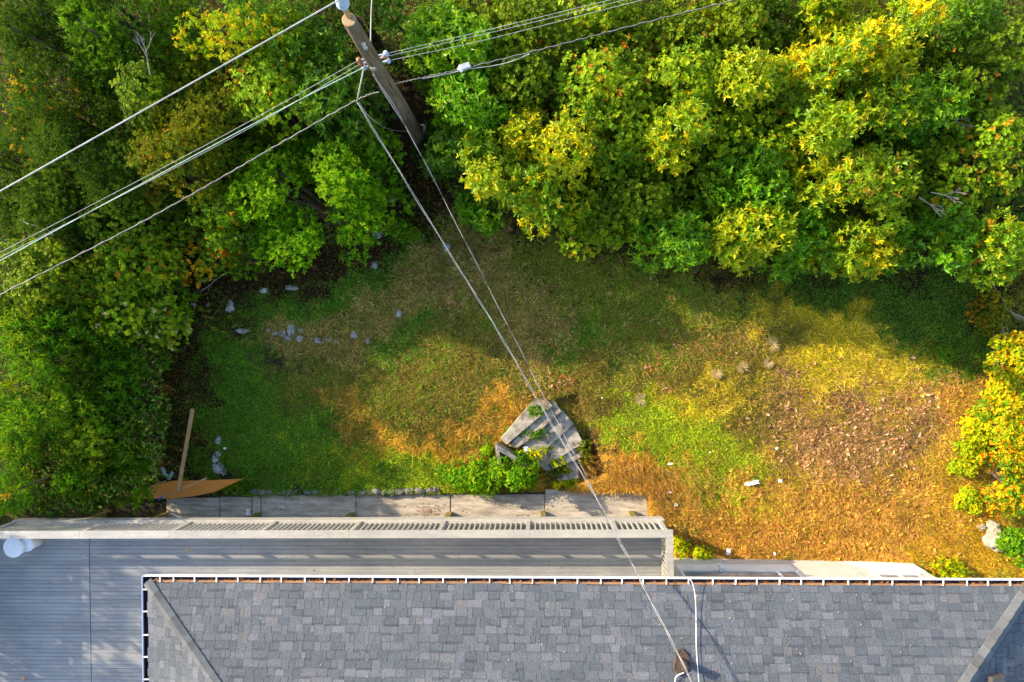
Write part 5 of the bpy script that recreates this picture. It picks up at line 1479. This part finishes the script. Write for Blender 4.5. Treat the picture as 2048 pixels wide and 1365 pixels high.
# ------------------------------------------------------------------ what grows on the lawn
SPEC = {  # zone: list of (kind, probability, colours)
    'mulch': [('leaf', .34, [(.06, .03, .015), (.10, .05, .025), (.15, .075, .04), (.035, .018, .01)]), ('clover', .05, [(.04, .09, .012)])],
    'green': [('grass', .62, [(.055, .15, .012), (.075, .18, .012), (.04, .11, .012), (.12, .19, .014)]), ('clover', .30, [(.055, .14, .012), (.08, .18, .014)])],
    'straw': [('straw', .40, [(.21, .145, .06), (.29, .21, .10), (.13, .085, .035), (.18, .10, .04)]), ('grass', .42, [(.08, .125, .010), (.13, .125, .014), (.15, .105, .025)]), ('clover', .10, [(.08, .14, .010)])],
    'olive': [('grass', .72, [(.10, .125, .014), (.14, .15, .016), (.07, .10, .012), (.17, .15, .02)]), ('clover', .18, [(.07, .13, .014), (.10, .16, .014)]), ('straw', .06, [(.22, .17, .08)])],
    'brown': [('grass', .60, [(.11, .09, .020), (.14, .10, .025), (.08, .095, .014), (.07, .05, .018), (.09, .12, .014)]), ('straw', .13, [(.19, .125, .05), (.24, .16, .07)]), ('clover', .06, [(.07, .13, .012)])],
    'orange': [('straw', .55, [(.36, .20, .045), (.44, .26, .07), (.28, .14, .03)]), ('grass', .35, [(.30, .21, .02), (.24, .14, .02), (.18, .18, .014)])],
    'lime': [('grass', .72, [(.17, .23, .012), (.24, .27, .014), (.12, .18, .012)]), ('clover', .20, [(.16, .26, .014), (.25, .27, .014)])],
    'litter': [('leaf', .20, [(.27, .15, .07), (.34, .20, .11), (.20, .10, .045), (.38, .25, .16), (.14, .07, .03)]), ('straw', .14, [(.27, .16, .06)]), ('grass', .45, [(.18, .14, .02), (.15, .10, .025)])],
    'cover': [('clover', .70, [(.035, .080, .010), (.055, .12, .012), (.08, .13, .014)]), ('grass', .2, [(.04, .08, .012)])],
    'gold': [('grass', .8, [(.32, .25, .014), (.26, .21, .014), (.38, .27, .018), (.20, .20, .012)]), ('straw', .08, [(.40, .27, .07)])],
    'dryleaf': [('leaf', .20, [(.33, .17, .035), (.42, .24, .06), (.24, .11, .022), (.36, .22, .03), (.17, .08, .02)]), ('straw', .26, [(.38, .22, .06), (.26, .14, .03)]), ('clover', .05, [(.24, .24, .012)]), ('grass', .38, [(.28, .17, .02), (.24, .17, .015), (.15, .09, .015)])],
    'rust': [('grass', .7, [(.30, .17, .018), (.24, .15, .018), (.26, .19, .016)]), ('clover', .04, [(.22, .24, .014)])],
    'bare': [('straw', .10, [(.10, .085, .06)]), ('clover', .08, [(.05, .08, .015)]), ('grass', .15, [(.05, .05, .02)])],
}
for _z in SPEC:
    _f = {'mulch': 1.2, 'bare': 1.2, 'straw': 2.3, 'orange': 2.0, 'dryleaf': 1.9, 'gold': 2.2, 'litter': 1.95, 'rust': 2.1, 'olive': 2.05, 'lime': 2.0}.get(_z, 1.85)
    SPEC[_z] = [(k_, p_, [(min(.78, c_[0] * _f), min(.7, c_[1] * _f), c_[2] * _f * {'litter': 1.0, 'dryleaf': 1.0, 'straw': .8}.get(_z, .6)) for c_ in cs_]) for k_, p_, cs_ in SPEC[_z]]
def build_lawn():
    rg = np.random.default_rng(77)
    n = 620000
    px = rg.uniform(325, 2110, n); py = rg.uniform(330, 1180, n)
    p0 = [U(0, 0, .5)]
    # to world on the lawn surface (two refinements)
    z = np.full(n, .5)
    for _ in range(3):
        xc, yc = (px - 1024) / F, -(py - 682.5) / F
        dx = CT * xc - ST; dz_ = -ST * xc - CT
        t = (z - CAM_H) / dz_
        X, Y = dx * t, yc * t
        z = gz(X, Y)
    ok = (z > -.03)
    # keep off slabs, house and steps
    hx, hy = X - HO.x, Y - HO.y
    ca, sa = math.cos(-HA), math.sin(-HA)
    lx_, ly_ = hx * ca - hy * sa, hx * sa + hy * ca
    ok &= ~((ly_ < WALL_Y + .02) & (lx_ > 0) & (lx_ < ROOF_L - .1))
    axx, ayy = ST_B.x - ST_A.x, ST_B.y - ST_A.y
    X, Y, z = X[ok], Y[ok], z[ok]
    W = zone_weights(X, Y, z)
    cum = np.cumsum(W, 0)
    r_ = rg.random(len(X))
    zi = (r_[None] > cum).sum(0).clip(0, len(ZN) - 1)
    kind = np.full(len(X), -1); col = np.zeros((len(X), 3))
    KN = ['grass', 'straw', 'clover', 'leaf']
    for i, zn in enumerate(ZN):
        m_ = np.where(zi == i)[0]
        u = rg.random(len(m_)); acc = 0.0
        for (kd, pr, cols) in SPEC[zn]:
            h_ = (u >= acc) & (u < acc + pr)
            idx = m_[h_]
            kind[idx] = KN.index(kd)
            col[idx] = np.array(cols)[rg.integers(0, len(cols), len(idx))]
            acc += pr
    big = .55 * vnoise(X, Y, .35, 61) + .6 * vnoise(X, Y, .11, 62)
    col *= (rg.uniform(.55, 1.35, len(X)) * (.62 + .72 * big))[:, None]
    P_ = np.stack([X, Y, z], -1)
    def ori(m, tlo, thi):
        a = rg.random(m) * 2 * PI; t_ = np.radians(rg.uniform(tlo, thi, m))
        return np.stack([np.cos(a) * np.cos(t_), np.sin(a) * np.cos(t_), np.sin(t_)], -1)
    for kd, nm, lab in (('grass', 'grass', 'short patchy grass and moss covering the yard'), ('straw', 'dry_grass', 'matted dry straw strewn over the yard'),
                        ('clover', 'clover', 'small leaved ground cover growing in the lawn'), ('leaf', 'leaf_litter', 'fallen brown leaves scattered over the soil')):
        s_ = np.where(kind == KN.index(kd))[0]
        m = len(s_)
        pos = P_[s_].copy(); c_ = col[s_]
        if kd == 'grass':
            d = ori(m, 15, 65); L = rg.uniform(.04, .10, m) * (.45 + 1.1 * vnoise(pos[:, 0], pos[:, 1], .16, 63) + .35 * vnoise(pos[:, 0], pos[:, 1], .7, 64)); Wd = rg.uniform(.007, .013, m)
            up = np.tile(np.array([0, 0, 1.0]), (m, 1))
            s2 = norm(np.cross(d, up)); V = np.stack([pos - s2 * Wd[:, None] / 2, pos + s2 * Wd[:, None] / 2, pos + d * L[:, None]], 1)
            me_ = np_mesh(nm, V.reshape(-1, 3), np.arange(m * 3), 3, M['blade'], np.repeat(c_, 3, 0))
        elif kd == 'straw':
            # strands lie combed in loose swirls
            sw = vnoise(pos[:, 0], pos[:, 1], .8, 71) * 7 + rg.normal(size=m) * .9
            t_ = np.radians(rg.uniform(0, 22, m))
            d = np.stack([np.cos(sw) * np.cos(t_), np.sin(sw) * np.cos(t_), np.sin(t_)], -1)
            L = rg.uniform(.06, .20, m); Wd = rg.uniform(.005, .009, m)
            pos[:, 2] += rg.uniform(.01, .05, m)
            me_ = leaves_mesh(nm, pos, d, np.tile(np.array([0, 0, 1.0]), (m, 1)) + rg.normal(size=(m, 3)) * .2, L, Wd * 1.4, c_, M['blade'], False, 0, .05)
        elif kd == 'clover':
            d = ori(m, -15, 30); L = rg.uniform(.022, .045, m)
            pos[:, 2] += rg.uniform(.01, .07, m)
            me_ = leaves_mesh(nm, pos, d, np.tile(np.array([0, 0, 1.0]), (m, 1)) + rg.normal(size=(m, 3)) * .3, L, L * .9, c_, M['leaf'], False, .1, .1)
        else:
            keep = rg.random(m) < .62
            pos, c_ = pos[keep], c_[keep]; m = len(pos)
            d = ori(m, -10, 35); L = .035 + .10 * rg.random(m) ** 2.2
            pos[:, 2] += rg.uniform(.003, .025, m)
            me_ = leaves_mesh(nm, pos, d, np.tile(np.array([0, 0, 1.0]), (m, 1)) + rg.normal(size=(m, 3)) * .35, L, L * rg.uniform(.3, .65, m), c_, M['blade'], True, rg.uniform(-.2, .5, m)[:, None], .15)
        o_ = link(nm, me_)
        tag(o_, lab, nm.replace('_', ' '), kind='stuff')
        print(nm, m)
build_lawn()

# pale tussocks of dead grass
def tussock(px, py, s_, seed, label):
    rg = np.random.default_rng(seed)
    w0 = U(px, py, .5); z_ = float(gz(w0.x, w0.y)); w0 = U(px, py, z_)
    m = 200
    a = rg.random(m) * 2 * PI; t_ = np.radians(rg.uniform(-2, 20, m))
    a = a * .8 + rg.uniform(0, 6) + rg.normal(size=m) * .3
    d = np.stack([np.cos(a) * np.cos(t_), np.sin(a) * np.cos(t_), np.sin(t_)], -1)
    pos = np.stack([np.cos(a), np.sin(a), a * 0], -1) * rg.uniform(0, .06, m)[:, None]
    c_ = np.array([(.55, .43, .22), (.62, .50, .28), (.45, .33, .14)])[rg.integers(0, 3, m)]
    me_ = leaves_mesh('grass_tussock', pos, d, np.tile(np.array([0, 0, 1.0]), (m, 1)), rg.uniform(.05, .24, m) * s_, np.full(m, .008), c_, M['blade'], False, 0, .05)
    o_ = link('grass_tussock', me_); o_.location = (w0.x, w0.y, z_ + .06)
    tag(o_, label, 'grass tussock', 'pale dead grass tussocks')
tussock(1485, 736, 0.72, 1, 'pale dead grass tussock, middle one of the loose row')
tussock(1543, 690, 0.86, 2, 'pale dead grass tussock nearest the golden moss')
tussock(1432, 746, 0.72, 3, 'pale dead grass tussock at the left of the loose row')
tussock(1536, 726, 0.58, 4, 'small pale dead grass tussock at the right of the loose row')
tussock(1281, 798, 0.79, 5, 'pale dead grass tussock beside the brown dead patch')

# long combed grass at the end of the path, and broad weeds
def long_grass():
    rg = np.random.default_rng(91)
    m = 2000
    px = np.where(rg.random(m) < .8, rg.uniform(1165, 1420, m), rg.uniform(1290, 1345, m)); py = np.where(px < 1290, rg.uniform(918, 972, m), rg.uniform(925, 1040, m))
    P_ = np.array([U(a_, b_, .3) for a_, b_ in zip(px, py)])
    z_ = gz(P_[:, 0], P_[:, 1]); k = z_ > -.03
    P_ = P_[k]; z_ = z_[k]; m = len(P_); P_[:, 2] = z_
    sw = -1.0 + 1.6 * (vnoise(P_[:, 0], P_[:, 1], .35, 95) - .5) + rg.normal(size=m) * .4
    e_ = np.radians(rg.uniform(-2, 14, m)); P_[:, 2] += rg.uniform(.01, .09, m)
    d = np.stack([np.cos(sw) * np.cos(e_), np.sin(sw) * np.cos(e_), np.sin(e_)], -1)
    c_ = np.array([(.62, .37, .10), (.70, .45, .15), (.48, .26, .06), (.55, .40, .12)])[rg.integers(0, 4, m)] * rg.uniform(.6, 1.2, m)[:, None]
    me_ = leaves_mesh('long_dry_grass', P_, d, np.tile(np.array([0, 0, 1.0]), (m, 1)), rg.uniform(.12, .34, m), rg.uniform(.006, .012, m), c_, M['blade'], False, .1, .05)
    tag(link('long_dry_grass', me_), 'long combed orange grass at the right end of the concrete path', 'grass', kind='stuff')
    n = 520
    px = rg.uniform(380, 1950, n); py = rg.uniform(500, 1080, n)
    P_ = np.array([U(a_, b_, .4) for a_, b_ in zip(px, py)]); z_ = gz(P_[:, 0], P_[:, 1])
    W_ = zone_weights(P_[:, 0], P_[:, 1], z_)
    pr = W_[[ZN.index(q_) for q_ in ('green', 'olive', 'lime', 'cover', 'straw')]].sum(0) + .12
    k = (z_ > .03) & (rg.random(n) < pr) & (vnoise(P_[:, 0], P_[:, 1], 1.1, 96) > .35)
    P_ = P_[k]; P_[:, 2] = z_[k] + .02; n = len(P_); kk = 11
    i = np.repeat(np.arange(n), kk); m = len(i)
    a = rg.random(m) * 6.28; e_ = np.radians(rg.uniform(5, 55, m))
    d = np.stack([np.cos(a) * np.cos(e_), np.sin(a) * np.cos(e_), np.sin(e_)], -1)
    sz = rg.uniform(.4, 1.3, n)[i]
    c_ = (np.array([(.07, .19, .012), (.12, .24, .014), (.05, .13, .012), (.2, .26, .014)])[rg.integers(0, 4, n)])[i] * rg.uniform(.7, 1.3, m)[:, None]
    L = rg.uniform(.04, .11, m) * sz
    me_ = leaves_mesh('lawn_weeds', P_[i] + d * .01, d, np.tile(np.array([0, 0, 1.0]), (m, 1)) + rg.normal(size=(m, 3)) * .2, L, L * .32, c_, M['leaf'], True, .15, .2)
    tag(link('lawn_weeds', me_), 'broad leaved weeds scattered through the lawn', 'weeds', kind='stuff')
long_grass()

# loose clusters of bright orange leaves
def orange_clusters():
    rg = np.random.default_rng(15)
    pts_ = [(1125, 762, 16, 45), (895, 603, 14, 40), (1300, 738, 10, 22), (1325, 775, 12, 25), (1640, 800, 20, 50), (1100, 690, 12, 12), (1210, 640, 40, 12), (1270, 660, 50, 22), (1420, 545, 80, 45), (1150, 470, 60, 40), (1350, 690, 70, 26), (1460, 700, 60, 30)]
    P_ = []
    for cx, cy, sd_, n_ in pts_:
        for _ in range(n_):
            a_, b_ = rg.normal(cx, sd_), rg.normal(cy, sd_ * .55)
            w_ = U(a_, b_, .6); z_ = float(gz(w_.x, w_.y)); w_ = U(a_, b_, z_)
            P_.append((w_.x, w_.y, z_ + .03))
    P_ = np.array(P_); m = len(P_)
    a = rg.random(m) * 6.28
    d = np.stack([np.cos(a), np.sin(a), rg.uniform(-.1, .4, m)], -1)
    c_ = np.array([(.48, .20, .06), (.56, .30, .14), (.40, .13, .03), (.6, .38, .24)])[rg.integers(0, 4, m)]
    L = .05 + .07 * rg.random(m)
    me_ = leaves_mesh('orange_leaves', P_, d, np.tile(np.array([0, 0, 1.0]), (m, 1)) + rg.normal(size=(m, 3)) * .3, L, L * rg.uniform(.3, .6, m), c_, M['blade'], True, .25)
    tag(link('orange_leaves', me_), 'loose clusters of fallen orange leaves on the lawn', 'leaves', kind='stuff')
orange_clusters()

# leaves and needles caught in the gutter and on the roof
def roof_litter():
    rg = np.random.default_rng(5)
    m = 900
    x = rg.uniform(.2, XR, m)
    keep = rg.random(m) < np.interp(x, [0, 1.5, 8, 12, XR], [.3, .7, .6, 1, 1])
    x = x[keep]; m = len(x)
    pos = np.stack([x, -rg.uniform(.05, .10, m), np.full(m, EAVE_Z - .075) + rg.uniform(0, .035, m)], -1)
    a = rg.random(m) * 6.28
    d = np.stack([np.cos(a), np.sin(a) * .4, rg.uniform(-.1, .3, m)], -1)
    c_ = np.array([(.30, .13, .04), (.22, .09, .03), (.38, .19, .07), (.12, .055, .025)])[rg.integers(0, 4, m)]
    me_ = leaves_mesh('gutter_leaves', pos, d, np.tile(np.array([0, 0, 1.0]), (m, 1)) + rg.normal(size=(m, 3)) * .3, rg.uniform(.04, .08, m), rg.uniform(.02, .035, m), c_, M['blade'], False)
    tag(link('gutter_leaves', me_, gutter), kind='stuff')
    m = 150
    x = rg.uniform(1, XR - .6, m); x = np.where(rg.random(m) < .5, rg.uniform(9, 14, m), x)
    dd = rg.uniform(.1, 1.9, m)
    keep = (x > dd + .3) & (x < XR - dd - .3)
    x, dd = x[keep], dd[keep]; m = len(x)
    pos = np.stack([x, EY - dd, EAVE_Z + PITCH * dd + .022], -1)
    a = rg.random(m) * 6.28
    d = np.stack([np.cos(a), np.sin(a), -np.sin(a) * PITCH + .08], -1)
    c_ = np.array([(.42, .21, .11), (.5, .33, .22), (.36, .15, .06), (.55, .45, .33)])[rg.integers(0, 4, m)]
    me_ = leaves_mesh('roof_leaves', pos, d, np.tile(np.array([0, PITCH, 1.0]), (m, 1)), rg.uniform(.02, .06, m), rg.uniform(.008, .019, m), c_, M['blade'], False)
    o_ = link('roof_leaves', me_); o_.location = (HO.x, HO.y, 0); o_.rotation_euler = (0, 0, HA)
    tag(o_, 'small fallen leaves scattered on the roof shingles', 'leaves', kind='stuff')
roof_litter()
# dry leaves blown on the path
def path_litter():
    rg = np.random.default_rng(8)
    px = np.concatenate([rg.normal(858, 10, 60), rg.uniform(520, 1290, 60)]); py = np.concatenate([rg.normal(1022, 8, 60), rg.uniform(992, 1034, 60)])
    P_ = np.array([U(a, b, .02) for a, b in zip(px, py)])
    m = len(P_)
    a = rg.random(m) * 6.28
    d = np.stack([np.cos(a), np.sin(a), rg.uniform(0, .3, m)], -1)
    c_ = np.array([(.36, .19, .10), (.45, .30, .2), (.28, .13, .06)])[rg.integers(0, 3, m)]
    me_ = leaves_mesh('path_leaves', P_, d, np.tile(np.array([0, 0, 1.0]), (m, 1)), rg.uniform(.03, .09, m), rg.uniform(.015, .035, m), c_, M['blade'], False)
    tag(link('path_leaves', me_), 'brown leaves blown onto the concrete path', 'leaves', kind='stuff')
path_litter()
